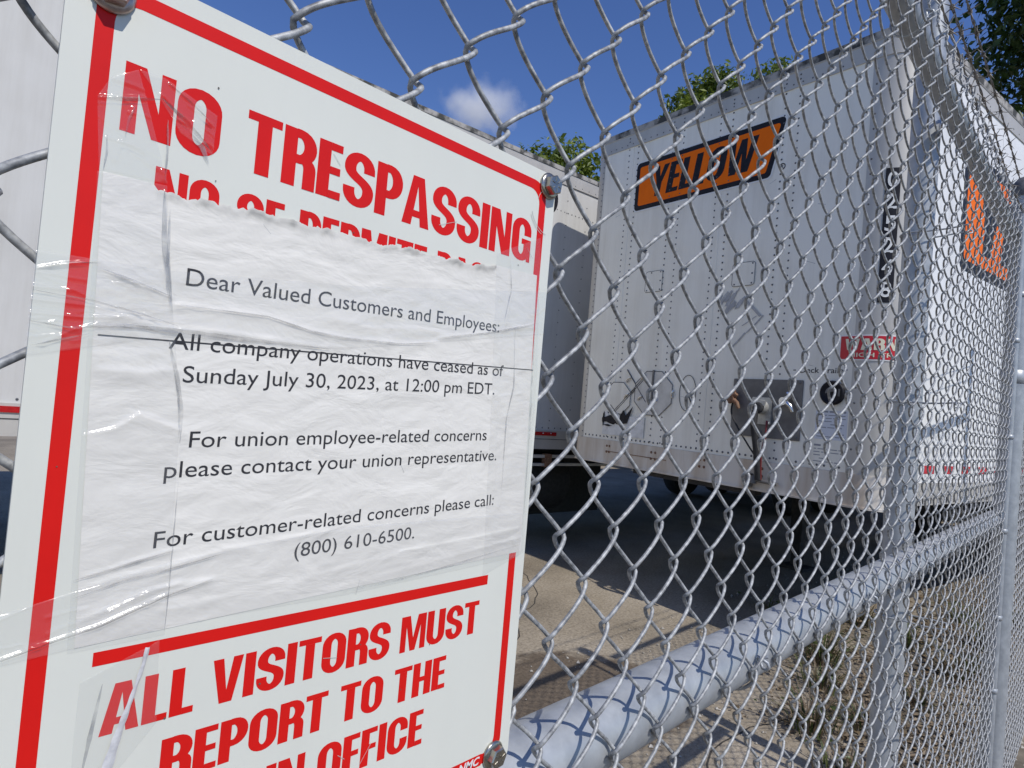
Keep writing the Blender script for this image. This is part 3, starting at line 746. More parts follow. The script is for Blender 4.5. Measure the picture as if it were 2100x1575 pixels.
tape([(55.3, 66.7), (58, 0), (61.2, -98.9)], [(77.4, 68.4), (83.7, 22.7), (90.1, -15.5), (92.3, -98.7)], 'clear tape strip running down the left edge of the paper notice',
     [([(80, 60), (81, 30), (84, 20)], .7, .7), ([(77, 66), (79, 40), (82.5, 12)], .6, .6), ([(59, -24), (69, -21), (76, -15.5), (90, -21.4)], .8, .6)], wr=(72, 88, -95, 64, 16, True), seed=4,
     folds=[([(76.6, 66), (78.2, 48), (81, 34), (83.3, 22)], 2.6), ([(79.0, 60), (80.0, 40), (82.3, 30)], 1.2), ([(83.4, 12), (87, 0), (90, -14), (90.6, -26)], 1.8), ([(84, 8), (88.5, -8), (90, -24)], .8), ([(91.5, -40), (91.8, -70), (92, -97)], .7)])
tape([(53.0, 92.0), (56.5, 100), (64.5, 106.2)], [(55.7, 67.4), (72, 68.5), (77.5, 69.2)], 'clear tape patch stuck over the letter N above the paper',
     [([(53.5, 91.6), (67.8, 97), (72.8, 99.9)], 1.1, .7), ([(54, 99.5), (64, 99.8), (73, 99.0)], .9, .6), ([(72, 97), (76, 90), (76, 70)], .8, .7), ([(64, 92), (62, 82), (60, 72)], .5, .6)], lift=.3, wr=(56, 76, 70, 98, 14, False), seed=5,
     folds=[([(53.2, 91.4), (60, 93.5), (67, 96.3), (72.5, 98.5)], 1.5), ([(64.5, 93), (63, 88), (62.4, 82)], .9), ([(75.2, 92), (76.2, 82), (76.4, 70)], 1.0), ([(57, 80), (57.5, 74), (57, 68)], .8)])
tape([(64.8, 106.4), (73.3, 106.8), (92.5, 100.3)], [(72.5, 98.4), (80, 89), (92.0, 84.5)], 'folded clear tape flap slanting over the letter O above the paper',
     [([(72.8, 99.9), (80, 95), (85.5, 91.6), (91.3, 87.4)], 1.1, .7), ([(75, 105), (84, 101), (90, 96)], .9, .6)], lift=.35, wr=(72, 90, 88, 104, 8, False), seed=15,
     folds=[([(72.5, 99.2), (79, 95), (86, 90), (91.5, 86)], 1.9), ([(73.5, 105.4), (82, 101.5), (91, 96)], .7), ([(84, 88.5), (88, 86.5), (91, 81)], 2.2)])
tape([(248.2, 82.6), (254, 0), (259.2, -99.5)], [(283.7, 100.2), (291.5, 20), (292.4, -89.7)], 'clear tape strip running down the right edge of the paper notice',
     [([(258, 84), (262, 60), (258, 40)], .7, .6), ([(285.5, 75), (287, 30), (289, -20)], .5, .6), ([(270, 94), (268, 70)], .5, .5)], lift=.35, wr=(256, 290, -85, 75, 34, False), seed=6,
     folds=[([(259, 82), (262, 66), (258, 44)], .8), ([(268, 42), (271, 10), (267, -10), (268, -50)], 1.0), ([(283.4, 75), (286, 30), (289, -30), (290, -80)], .8), ([(272, 92), (278, 86)], .6)])
tape([(40.6, 36.0), (80.4, 37.7), (153.6, 46.2), (293.2, 69.2)], [(40.6, 1.2), (82.6, 13.3), (156.6, 17.7), (293.2, 42.8)], 'wrinkled clear tape band across the notice above the struck line',
     [([(40.6, 20), (58, 20.5), (72, 18.5), (84, 19.0), (110, 17)], 1.0, .7), ([(40.6, 15.5), (55, 16.2), (66, 17.8), (80, 22)], .9, .6), ([(40.6, 24), (52, 24.8), (62, 22)], .8, .6), ([(66, 21.5), (74, 22.5), (79, 20.5)], .9, .6), ([(41, 30), (48, 33), (58, 36)], .7, .6), ([(45, 6), (52, 11), (60, 15)], .6, .6), ([(280, 52), (287, 55), (293, 60)], .8, .6)], lift=.5, wr=(41, 92, 6, 34, 34, False), seed=7,
     folds=[([(41.5, 31), (50, 34), (58, 35.4)], .9), ([(59.7, 33.8), (70, 31.4), (82.3, 28.3)], 1.0), ([(41, 13), (52, 12.2), (66, 15), (84, 15.8), (110, 16), (150, 16.6)], 2.0), ([(84.8, 25.6), (120, 26.6), (139.7, 23.4), (156, 22.6), (189.7, 24.0), (209, 27)], .9), ([(212, 30.2), (245, 37.2), (292, 50)], .7), ([(41, 23), (56, 22.5), (72, 20.4), (86, 17.6)], .8), ([(42, 5), (50, 8), (58, 11)], .8)])
tape([(40.8, -82.3), (91.4, -71.0), (165.3, -64.2), (289.4, -65.5)], [(40.8, -99.0), (93.5, -95.5), (168.6, -96.0), (288.4, -91.8)], 'clear tape band along the bottom of the paper notice',
     [([(40.8, -96.8), (55.5, -93.4), (69.9, -90.3), (90.5, -83.2)], .9, .6), ([(40.8, -84), (52, -79.5), (62, -76)], .6, .5), ([(72, -86), (86, -80.5), (96, -79)], .9, .7)], lift=.6, wr=(45, 110, -96, -74, 18, False), seed=8,
     folds=[([(60.7, -73.8), (78.3, -69.8), (91.8, -66.8)], 1.1), ([(61, -80), (75.6, -76), (89.5, -74), (113.5, -69.5)], .9), ([(41, -97.4), (55.5, -94), (70, -91), (90, -84), (108, -79.6)], .8), ([(168.5, -94), (205.8, -92.5), (238.4, -89.5), (288, -84.5)], .6)])
tape([(66.0, -110), (65.8, -128), (66.3, -146)], [(90.6, -100.3), (92.4, -131.4), (80, -146)], 'folded clear tape scrap hanging over the A of ALL', [([(86.7, -101.5), (83.3, -118.3), (79.7, -131.4), (76.5, -146)], 1.2, 1.0)], lift=.2, seed=9,
     folds=[([(73, -112), (71, -128), (69, -145)], 1.6)])
mb = MB(); P_ = resample([(86.7, -102.0), (85.9, -108), (83.3, -118.3), (79.7, -131.4), (76.5, -146)], 70); d_ = np.gradient(P_, axis=0); d_ /= np.hypot(d_[:, 0], d_[:, 1])[:, None]
V = []
for i, (x, z) in enumerate(P_):
    w = .75 + .0 * i + (1.4 * max(0, i / 69 - .35) ** 1.2 * 1.6) + .12 * math.sin(i * .55)
    for f, hgt in ((-1, .3), (-.45, .62 + .10 * math.sin(i * .4)), (.35, .70 + .08 * math.sin(i * .7 + 1)), (1, .3)):
        V.append(((x - d_[i, 1] * w * f) / 1000, SY - (.25 + hgt) / 1000, (z + d_[i, 0] * w * f) / 1000))
mb.add(V, [(4 * i + k, 4 * i + k + 1, 4 * i + k + 5, 4 * i + k + 4) for i in range(69) for k in range(3)], 0, True)
MILK = mat('milky_tape', (.68, .68, .68), .3, c2=(.55, .55, .56), scale=300, lo=.4, hi=.6)
tag(mb.build('tape_roll', MILK), 'whitish rolled up tape fold running down through the A of ALL', 'tape')

# ------------------------------------------------------------------ main trailer (front corner towards the camera)
TA = R(-100)
trl = tag(empty('semi_trailer', (4.58396, 3.16964, GZ), TA), 'white box trailer with an orange YELLOW panel and grey plug plate on its front', 'trailer')
ZB = -.248 - GZ                              # height of the front panel's lower edge above the ground
HP, HR, HL = 2.525, 2.685, -.19
LT = 8.6
UR, RR_, UL, RL = 2.34, .20, -.02, .10        # straight front, right and left corner radii
def outline(s, out=0.0):
    """arc-length position round the front from the left side (s<UL) to the right side, offset outwards"""
    if s < UL:
        a = min((UL - s) / RL, PI / 2); ex = max(0, UL - s - RL * PI / 2)
        return (UL - (RL + out) * math.sin(a), RL - (RL + out) * math.cos(a) + ex)
    if s <= UR: return (s, -out)
    a = min((s - UR) / RR_, PI / 2); ex = max(0, s - UR - RR_ * PI / 2)
    return (UR + (RR_ + out) * math.sin(a), RR_ - (RR_ + out) * math.cos(a) + ex)
SMIN, SMAX = UL - RL * PI / 2, UR + RR_ * PI / 2
def steps(s0, s1, n): return [s0 + (s1 - s0) * i / n for i in range(n + 1)]
def band(mb, ss, w0, w1, out, mi=0, thick=.004, smooth=True):
    """a sheet following the outline between heights w0..w1, standing proud by out"""
    V = []
    for s in ss:
        x, y = outline(s, out); V += [(x, y, ZB + w0), (x, y, ZB + w1)]
    mb.add(V, [(2 * i, 2 * i + 2, 2 * i + 3, 2 * i + 1) for i in range(len(ss) - 1)], mi, smooth)
    for w, k in ((w0, 0), (w1, 1)):
        V2 = []
        for s in ss:
            a, b = outline(s, out), outline(s, out - thick); V2 += [(*a, ZB + w), (*b, ZB + w)]
        mb.add(V2, [(2 * i, 2 * i + 1, 2 * i + 3, 2 * i + 2) for i in range(len(ss) - 1)], mi)
def orient(s):
    if UL <= s <= UR: return (0, -1, 0)
    a, b = outline(s, 0), outline(s, .01); return ((b[0] - a[0]) * 100, (b[1] - a[1]) * 100, 0)
def rivets(mb, ss, ws, out, r=.0075, mi=1):
    for s in ss:
        for w in ws:
            x, y = outline(s, out); mb.dome((x, y, ZB + w), orient(s), r, .5, 6, mi)
fr = lambda a, b, st: [a + i * st for i in range(int((b - a) / st) + 1)]

mb = MB()
seams = [0.0, .34, .82, 1.265, 1.78, 2.30]
for k, (a, b) in enumerate(zip(seams[:-1], seams[1:])):
    o = .0000 if k % 2 else .0022
    mb.box(a, b, -o, .02, ZB, ZB + HP)
    if k: 
        rivets(mb, [a - .052, a + .052], [w for w in fr(.03, HP, .0505)], max(o, .0022), .0072)
rivets(mb, fr(.03, 2.29, .0455), [.025], .0022, .0085)
mb.build('front_panel', [TRW, RIVET], trl)
mb = MB(); ss = steps(2.30, 2.34, 1) + steps(2.35, SMAX, 12) + steps(SMAX + .05, SMAX + .10, 1)
band(mb, ss, -.01, HP + .005, .004); rivets(mb, [2.325], fr(.05, HP, .0925), .004, .0075); rivets(mb, [SMAX + .06], fr(.05, HP, .0925), .004, .0065)
mb.build('corner_panel', [ALU, RIVET], trl)
mb = MB(); ss = [0.0] + steps(-.02, SMIN, 10) + [SMIN - .06]
band(mb, ss[::-1], -.14, HP + .005, .004); rivets(mb, [-.012], fr(.0, HP, .0505), .004, .0065)
mb.build('corner_panel', [ALU, RIVET], trl)
# side panels with rivet columns
mb = MB(); xs_ = UR + RR_
for k, y in enumerate(fr(RR_ + .06, LT - .6, .6)):
    o = .0 if k % 2 else .002
    mb.box(xs_ - .02, xs_ + o, y, min(y + .6, LT), ZB - .03, ZB + HP)
    for w in fr(.06, HP, .10): mb.dome((xs_ + .002, y + .03, ZB + w), (1, 0, 0), .006, .5, 6, 1)
    for q in fr(y + .02, y + .58, .06): mb.dome((xs_ + .002, q, ZB - .005), (1, 0, 0), .006, .5, 6, 1)
    for q in fr(y + .02, y + .58, .06): mb.dome((xs_ + .002, q, ZB + .095), (1, 0, 0), .005, .5, 6, 1)
mb.build('side_panel', [TRW2, RIVETL], trl)
mb = MB(); mb.box(UL - RL, UL - RL + .02, RL + .06, LT, ZB - .03, ZB + HP); mb.build('side_panel', [TRW2, RIVETL], trl)
# roof and rails
mb = MB(); oo = [outline(s, -.004) for s in steps(SMIN, UL, 8)[:-1] + steps(UL, UR, 6)[:-1] + steps(UR, SMAX, 10)] + [(xs_ - .004, LT), (UL - RL + .004, LT)]
mb.prism(oo, lambda x, y, t: (x, y, t), ZB + HR - .02, ZB + HR - .004); mb.build('roof', ALU, trl)
full = [SMIN - LT + RL] + steps(SMIN, UL, 8)[:-1] + steps(UL, UR, 10)[:-1] + steps(UR, SMAX, 10) + [SMAX + LT - RR_]
mb = MB(); band(mb, full, HP - .005, HR - .055, .009, 0, .02); band(mb, full, HR - .055, HR - .05, .013, 0, .02)
rivets(mb, fr(0, 2.3, .066) + fr(SMAX + .1, SMAX + 5, .12), [HP + .022], .009, .006); rivets(mb, [.29, .39, .77, .87, 1.21, 1.32, 1.73, 1.83], [HP + .045, HP + .075], .009, .007)
mb.build('top_rail', [ALU, RIVET], trl)
mb = MB(); band(mb, full, HR - .05, HR, .014, 0, .03); mb.build('roof_edge', ALUD, trl)
mb = MB(); ff = steps(SMIN, UL, 8)[:-1] + steps(UL, UR, 14)[:-1] + steps(UR, SMAX, 10)
band(mb, ff, HL, -.001, .010, 0, .03)
band(mb, ff, HL - .012, HL, .022, 0, .05)
for u in (.31, .34, .80, .84, 1.26, 1.30, 1.76):
    for w in (-.05, -.10): mb.dome((u, -.010, ZB + w), (0, -1, 0), .011, .5, 8, 1)
mb.box(.30, .95, -.0125, -.010, ZB - .098, ZB - .092, 1)
mb.build('front_bottom_rail', [RAILST, RUSTY], trl)
mb = MB(); band(mb, [SMAX, SMAX + LT - RR_], -.165, -.032, .012, 0, .03)
for y in fr(.45, 4.5, .122):
    mb.box(xs_ + .0118, xs_ + .0132, y, y + .016, ZB - .155, ZB - .12, 1); mb.dome((xs_ + .012, y + .06, ZB - .05), (1, 0, 0), .006, .5, 6, 2)
mb.build('side_bottom_rail', [ALU, UNDER, RIVETL], trl)
mb = MB(); mb.box(UL - RL, UL - RL + .05, .1, LT, ZB - .165, ZB - .032); mb.build('side_bottom_rail', ALU, trl)
mb = MB(); mb.box(UL - .06, UR + .15, .06, LT - .02, ZB - .15, ZB - .06)
for y in fr(.3, LT - .3, .4): mb.box(UL - .05, UR + .15, y, y + .06, ZB - .22, ZB - .15)
mb.box(.6, 1.7, .02, .10, ZB - .24, ZB - .15)
mb.build('floor_frame', UNDER, trl)
mb = MB(); mb.box(UL - RL, xs_, LT - .03, LT, ZB - .16, ZB + HR - .02); mb.build('rear_door', TRW, trl)
# landing legs, axle and wheels
for u in (.75, 1.65):
    mb = MB(); mb.box(u - .06, u + .06, 2.3, 2.42, .28, ZB - .15); mb.box(u - .045, u + .045, 2.315, 2.405, .03, .5); mb.box(u - .13, u + .13, 2.24, 2.48, 0.0, .03)
    mb.build('landing_leg', UNDER, trl)
def wheel(parent, x, y, z, axis=(1, 0, 0), r=.5, w=.27):
    mb = MB(); mb.lathe([(r * .62, -w / 2), (r * .9, -w / 2), (r, -w / 2 + .04), (r, w / 2 - .04), (r * .9, w / 2), (r * .62, w / 2)], (x, y, z), axis, 36)
    o = mb.build('wheel', RUBBER, parent)
    for a in (1, -1):
        m2 = MB(); A_ = Vector(axis) * a
        m2.lathe([(r * .6, 0), (r * .58, .03), (r * .3, -.05), (r * .16, .02)], Vector((x, y, z)) + A_ * (w / 2 - .02), A_, 28); m2.build('rim', UNDER, o)
    return o
for u in (.18, 2.20): wheel(trl, u, 6.9, .5)
mb = MB(); mb.tube([(.2, 6.9, .5), (2.2, 6.9, .5)], .07, 12); mb.box(.6, .75, 5.9, 8.2, .75, ZB - .15); mb.box(1.65, 1.8, 5.9, 8.2, .75, ZB - .15); mb.build('axle', UNDER, trl)

# decals and fittings on the front
def onf(u, w, off=0.0): return (u, -off, ZB + w)
def flat(name, parts, m, off, parent=trl):
    mb = MB()
    for V, F in parts: mb.add([onf(a, b, off) for a, b in V], F)
    return mb.build(name, m, parent)
def skewpanel(x0, x1, y0, y1, skl, skr, r, ins=0.0):
    x0 += ins; x1 -= ins; y0 += ins; y1 -= ins; P = []
    cs = [(x1 - r + skr * .5 - (.0 if True else 0), y1 - r, 0), (x0 + r, y1 - r, 90), (x0 + r + skl, y0 + r, 180), (x1 - r - skr * .5, y0 + r, 270)]
    for cx, cy, a in cs: P += arc(cx, cy, r, r, a, a + 90, 5)
    return P
lg = flat('logo_panel', [poly(skewpanel(.395, 1.70, 1.945, 2.352, .0, .085, .035, -.012))], WHITEDEC, .0030)
flat('logo_outline', [poly(skewpanel(.395, 1.70, 1.945, 2.352, .0, .085, .035))], BLACK, .0034, lg)
flat('logo_field', [poly(skewpanel(.395, 1.70, 1.945, 2.352, .0, .085, .02, .038))], ORANGE, .0038, lg)
mb = MB(); lay(mb, heavy('YELLOW', .555, 1.505, 2.032, .245, gap=.05, shear=.17), lambda a, b, o: onf(a, b, o), .0042, step=.0002); mb.build('logo_lettering', BLACK, lg)
mb = MB(); V, F = pen(arc(1.738, 2.0, .02, .02, 0, 359, 20), .003, .003); mb.add([onf(a, b, .003) for a, b in V], F); V, F = font_fit('R', 1.729, 1.747, 1.988, .025, bold=.01); mb.add([onf(a, b, .003) for a, b in V], F)
mb.build('registered_mark', BLACK, trl)
# faint access plates
for x0, x1, y0, y1 in ((.590, .765, 1.235, 1.405), (1.412, 1.590, 1.205, 1.372)):
    mb = MB(); mb.prism(rrect(x0, y0, x1, y1, .02, 3), lambda x, z, t: (x, -t, ZB + z), .0, .0045)
    V, F = pen(rrect(x0, y0, x1, y1, .02, 3), .0022, .0022, True); mb.add([onf(a, b, .0046) for a, b in V], F, 1)
    for a, b in ((x0 + .02, y0 + .015), (x1 - .02, y0 + .015), (x0 + .06, y1 - .012), (x1 - .02, y1 - .012), (x1 - .02, (y0 + y1) / 2)): mb.dome(onf(a, b, .0046), (0, -1, 0), .007, .5, 6, 1)
    mb.build('access_plate', [TRW, RIVET], trl)
# placard holders
def placard(cx, cy, r, name, m):
    mb = MB(); oc = [(cx + r * math.cos(R(22.5 + 45 * i)), cy + r * .92 * math.sin(R(22.5 + 45 * i))) for i in range(8)]
    mb.prism(oc, lambda x, z, t: (x, -t, ZB + z), .0, .008)
    V, F = pen(oc, .0035, .0035, True); mb.add([onf(a, b, .0084) for a, b in V], F, 1)
    return mb.build(name, [m, RIVET], trl)
ph = placard(.765, .415, .205, 'placard_holder', mat('placard_grey', (.66, .645, .60), .5, .1, c2=(.54, .525, .48), scale=9))
mb = MB(); mb.box(.752, .768, -.016, -.0085, ZB + .33, ZB + .60); mb.build('placard_hinge', STEELD, ph)
placard(.385, .36, .155, 'placard_holder', TRW)
for x, y, a in ((.50, .52, 40), (.66, .545, 40), (.49, .385, 40), (.64, .375, 40), (.80, .37, -50), (.965, .42, 80)):
    mb = MB(); c, s = math.cos(R(a)), math.sin(R(a))
    mb.tube([onf(x - c * .022, y - s * .022, .012), onf(x, y, .024), onf(x + c * .022, y + s * .022, .012)], .009, 8)
    mb.dome(onf(x - c * .028, y - s * .028, .008), (0, -1, 0), .011, .8, 8); mb.build('placard_clip', CHROME, trl)
mb = MB()
for a, b in (((.36, .235), (.67, .53)), ((.47, .60), (.70, .34)), ((.31, .30), (.40, .225)), ((.35, .245), (.66, .54))):
    mb.tube([onf(*a, .006), onf(*b, .006)], .0045, 6)
mb.build('placard_slide', STEELD, trl)
# peeling sticker with dark residue
mb = MB(); nxs, nys = 26, 12; G = []
for b in range(nys + 1):
    for a in range(nxs + 1):
        x = .235 + .465 * a / nxs; y = .045 + .17 * b / nys + (.03 * math.sin(a * .9) * (b == nys) if a < 15 else 0)
        G.append(onf(x, y, .006 + .004 * abs(math.sin(a * 1.3 + b)) * (b / nys)))
mb.add(G, [(b * (nxs + 1) + a, b * (nxs + 1) + a + 1, (b + 1) * (nxs + 1) + a + 1, (b + 1) * (nxs + 1) + a) for b in range(nys) for a in range(nxs)])
mb.build('peeling_sticker', STKM, trl)
mb = MB()
def blob(cx, cy, rx, ry, n=14, j=.45): 
    return poly([(cx + rx * math.cos(2 * PI * i / n) * (1 + random.uniform(-j, j)), cy + ry * math.sin(2 * PI * i / n) * (1 + random.uniform(-j, j))) for i in range(n)])
for q, (cx, cy, rx, ry) in enumerate(((.32, .17, .075, .035), (.245, .18, .014, .05), (.40, .165, .05, .02), (.30, .125, .05, .007))):
    V, F = blob(cx, cy, rx, ry); mb.add([onf(a, b, .0125 + q * .0004) for a, b in V], F)
V, F = poly([(.42, .14), (.52, .155), (.575, .30), (.50, .22), (.47, .265), (.44, .22)]); mb.add([onf(a, b, .0142) for a, b in V], F)
mb.build('sticker_residue', BLACK, trl)
# plug plate with socket, couplings and hoses
pl = MB(); pl.prism(rrect(1.495, .156, 2.002, .548, .006, 2), lambda x, z, t: (x, -t, ZB + z), .0, .010)
for a, b in ((1.52, .53), (1.98, .53), (1.52, .175), (1.98, .175), (1.75, .535)): pl.dome(onf(a, b, .010), (0, -1, 0), .009)
pl = pl.build('plug_plate', STEELD, trl)
mb = MB(); mb.prism(rrect(1.655, .245, 1.80, .425, .008, 2), lambda x, z, t: (x, -t, ZB + z), .010, .022)
mb.lathe([(.048, .0), (.048, .045), (.040, .052)], onf(1.735, .36, .022), (0, -1, 0), 20)
mb.prism([(1.685, .375), (1.79, .365), (1.795, .40), (1.69, .41)], lambda x, z, t: (x, -t, ZB + z), .075, .085)
for a, b in ((1.665, .26), (1.785, .255)): mb.dome(onf(a, b, .022), (0, -1, 0), .010, .8)
mb.build('electric_socket', CASTAL, pl)
mb = MB(); mb.lathe([(.036, .0), (.036, .02), (.02, .021)], onf(1.745, .35, .0745), (0, -1, .25), 18); mb.build('socket_plug', RUBBER, pl)
for x, m, nm in ((1.515, RUSTY, 'glad_hand'), (1.905, CHROME, 'glad_hand')):
    mb = MB(); mb.tube([onf(x - .03, .385, .03), onf(x, .405, .05), onf(x + .035, .44, .05)], [.018, .026, .016], 10); mb.tube([onf(x, .405, .05), onf(x + .05, .375, .06), onf(x + .06, .34, .05)], [.02, .016, .011], 10)
    mb.tube([onf(x - .01, .44, .01), onf(x + .02, .46, .05)], .008, 8); mb.lathe([(.026, 0), (.026, .012)], onf(x, .405, .06), (0, -1, 0), 14); mb.build(nm, m, pl)
def hose(pts, r, m, nm='air_hose'):
    P = []; n = len(pts)
    for i in range(n - 1):
        p0, p1, p2_, p3 = pts[max(i - 1, 0)], pts[i], pts[i + 1], pts[min(i + 2, n - 1)]
        for t in range(6):
            t /= 6; P.append(tuple(.5 * (2 * b + (c - a) * t + (2 * a - 5 * b + 4 * c - d) * t * t + (-a + 3 * b - 3 * c + d) * t ** 3) for a, b, c, d in zip(p0, p1, p2_, p3)))
    P.append(pts[-1]); mb = MB(); mb.tube(P, r, 8); return mb.build(nm, m, trl)
hose([onf(1.525, .38, .05), onf(1.53, .30, .06), onf(1.60, .20, .07), onf(1.68, .10, .07), onf(1.75, .0, .06), onf(1.77, -.14, .05)], .006, RUBBER)
hose([onf(1.735, .33, .10), onf(1.745, .24, .12), onf(1.755, .12, .10), onf(1.765, .0, .08), onf(1.77, -.12, .06)], .022, RUBBER, 'power_cable')
hose([onf(1.80, .27, .06), onf(1.81, .18, .08), onf(1.79, .04, .08), onf(1.785, -.12, .06)], .007, mat('red_hose', (.16, .02, .02), .6))
hose([onf(1.765, .20, .06), onf(1.735, .08, .07), onf(1.745, -.05, .07), onf(1.755, -.13, .06)], .008, STEELD)
mb = MB(); mb.tube([onf(1.69, -.125, .05), onf(1.90, -.135, .05)], .012, 10); mb.lathe([(.024, 0), (.024, .05)], onf(1.73, -.15, .06), (0, 0, 1), 12); mb.box(1.66, 1.70, -.05, -.012, ZB - .18, ZB - .09); mb.build('hose_hanger', STEELD, trl)
# oval wire loop, lamp, documents, lettering
mb = MB(); mb.tube([onf(1.10 + .075 * math.cos(R(a)), .43 + .135 * math.sin(R(a)), .006) for a in range(0, 361, 12)], .0022, 5); mb.tube([onf(1.06, .50, .006), onf(1.14, .36, .006)], .004, 6); mb.build('wire_loop', RUBBER, trl)
mb = MB(); mb.lathe([(.074, 0), (.076, .02), (.066, .032), (.06, .026), (.03, .022)], onf(2.195, .474, .002), (0, -1, 0), 28); mb.build('round_vent', BLACK, trl)
mb = MB(); V, F = poly(arc(2.195, .474, .034, .034, 20, 190, 14)); mb.add([onf(a, b, .036) for a, b in V], F); mb.add([onf(a, b, .036) for a, b in ((2.238, .455), (2.25, .452), (2.252, .497), (2.24, .50))], [(0, 1, 2, 3)]); mb.build('vent_shutter', STEELD, trl)
flat('lettering', [font_fit('Deck Trailer', 1.972, 2.272, .597, .036, bold=.006)], INK, .0034)
flat('dash_mark', [rect(1.925, .610, 1.943, .616)], INK, .0034)
def document(x0, x1, y0, y1, rows, seed, base=DOCP):
    random.seed(seed); d = flat('document_sticker', [rect(x0, y0, x1, y1)], base, .0030)
    mb = MB(); n = rows
    for i in range(n):
        y = y1 - (i + .7) * (y1 - y0) / (n + .5); h = .005 if i else .011; x = x0 + .012
        while x < x1 - .03:
            w = random.uniform(.015, .06); 
            if random.random() < .75: mb.add([onf(a, b, .0034) for a, b in ((x, y), (min(x + w, x1 - .01), y), (min(x + w, x1 - .01), y + h), (x, y + h))], [(0, 1, 2, 3)])
            x += w + .008
    mb.build('document_print', GREYPR, d)
document(2.095, 2.292, .185, .365, 9, 3); document(2.085, 2.292, .03, .155, 6, 5, TRW)
def oncor(s, w, off): 
    x, y = outline(s, off); return (x, y, ZB + w)
# warning label bent round the corner
mb = MB(); ss = steps(2.215, 2.34, 3)[:-1] + steps(2.34, 2.64, 16) + [2.72]; band(mb, ss, .675, .830, .0075, 0, .002, True); wl = mb.build('warning_label', WHITEDEC, trl)
mb = MB(); ss = steps(2.222, 2.34, 3)[:-1] + steps(2.34, 2.64, 16) + [2.712]; band(mb, ss, .683, .822, .0085, 0, .001, True); mb.build('label_field', REDDEC, wl)
CREAM = mat('label_cream', (.78, .74, .55), .45)
mb = MB(); lay(mb, heavy('WARNING', 2.250, 2.690, .738, .068, gap=.09), oncor, .0098, step=.0002); V, F = font_fit('HIGH TRAILER', 2.275, 2.66, .696, .026, bold=.012); mb.add([oncor(a, b, .0098) for a, b in V], F); mb.build('label_lettering', CREAM, wl)
# number strip
mb = MB(); band(mb, steps(2.408, 2.486, 5), 1.02, 1.825, .0065, 0, .001); ns = mb.build('number_strip', BLACK, trl)
for k, ch in enumerate('025248'):
    mb = MB(); y1 = 1.812 - k * .1315; V, F = font_fit(ch, 2.420, 2.474, y1 - .100, .092, bold=.012); mb.add([oncor(a, b, .0080) for a, b in V], F); mb.build('number_digit', WHITEDEC, ns)
# scuffs
mb = MB(); random.seed(11)
for q in range(26):
    cx, cy = 1.385 + random.gauss(0, .035), 1.09 + random.gauss(0, .05); l = random.uniform(.008, .035); t_ = .35 * l
    V, F = poly([(cx - l, cy - l * 1.3), (cx - l + t_ * random.uniform(.2, 1), cy - l * 1.4), (cx + l * .3, cy - t_), (cx + l, cy + l * 1.2), (cx + l * .7, cy + l * 1.4), (cx - l * .2, cy + t_)]); mb.add([onf(a, b, .0028 + q * .0001) for a, b in V], F)
for a, b, w in (((1.51, 1.12), (1.66, .98), .012), ((1.68, .985), (1.56, .87), .006), ((1.55, .87), (1.44, .76), .007), ((1.52, .92), (1.63, .985), .004)):
    V, F = pen([a, ((a[0] + b[0]) / 2 + .004, (a[1] + b[1]) / 2), b], w, w * .6); mb.add([onf(x, y, .0046) for x, y in V], F)
for q in range(10):
    x, y = random.uniform(.1, 2.2), random.uniform(.3, 2.0); l = random.uniform(.03, .12); a = random.uniform(-.5, .5)
    V, F = pen([(x, y), (x + l, y + l * a)], .0012, .0012); mb.add([onf(p, q_, .0031) for p, q_ in V], F)
tag(mb.build('scuff_marks', SCUFF, trl), kind='stuff')
# long side: logo and reflective strips
def ons(y, w, off=0.0): return (xs_ + off, y, ZB + w)
def sideflat(name, parts, m, off, parent=trl):
    mb = MB()
    for V, F in parts: mb.add([ons(a, b, off) for a, b in V], F)
    return mb.build(name, m, parent)
sl_ = sideflat('logo_panel', [poly(rrect(.80, 1.37, 4.3, 2.17, .06))], BLACK, .0035)
sideflat('logo_field', [poly(rrect(.865, 1.44, 4.235, 2.10, .03))], ORANGE, .0042, sl_)
mb = MB(); lay(mb, heavy('YELLOW', 1.02, 3.95, 1.53, .47, gap=.05, shear=.17), lambda a, b, o: ons(a, b, o), .0049, step=.0002); mb.build('logo_lettering', BLACK, sl_)
for k, y in enumerate(fr(.47, 6.4, .305)):
    sideflat('reflector_strip', [rect(y, .028, y + .155, .078)], REDDEC, .0036)
    sideflat('reflector_strip', [rect(y + .155, .028, y + .285, .078)], WHITEDEC, .0036)

# ------------------------------------------------------------------ second trailer, behind and to the left
tr2 = tag(empty('semi_trailer', (.65, 4.22, GZ), math.atan(-.1)), 'plain white box trailer seen along its side behind the sign, half shaded by its neighbour', 'trailer')
Z2 = -GZ
X0, X1 = -4.2, 12.3
mb = MB()
for k, x in enumerate(fr(X0, X1 - .4, 1.2)):
    o = 0 if k % 2 else .002
    mb.box(x, min(x + 1.2, X1), -o, .03, Z2 - .30, Z2 + 2.20)
    for q in (x + .02, x + .30, x + .62, x + .92):
        for w in (fr(-.15, 2.15, .122) if q > 3.4 else ()): mb.dome((q, -.002, Z2 + w), (0, -1, 0), .0065, .5, 6, 1); 
for q in fr(3.2, X1, .052): mb.dome((q, -.002, Z2 + 1.925), (0, -1, 0), .007, .5, 6, 1)
for q in fr(X0, X1, .085): mb.dome((q, -.002, Z2 - .222), (0, -1, 0), .008, .5, 6, 1)
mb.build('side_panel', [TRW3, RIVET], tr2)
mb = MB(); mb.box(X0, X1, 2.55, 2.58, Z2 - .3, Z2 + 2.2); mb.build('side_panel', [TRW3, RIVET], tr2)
mb = MB(); mb.box(X0, X1, -.012, .05, Z2 + 2.19, Z2 + 2.31)
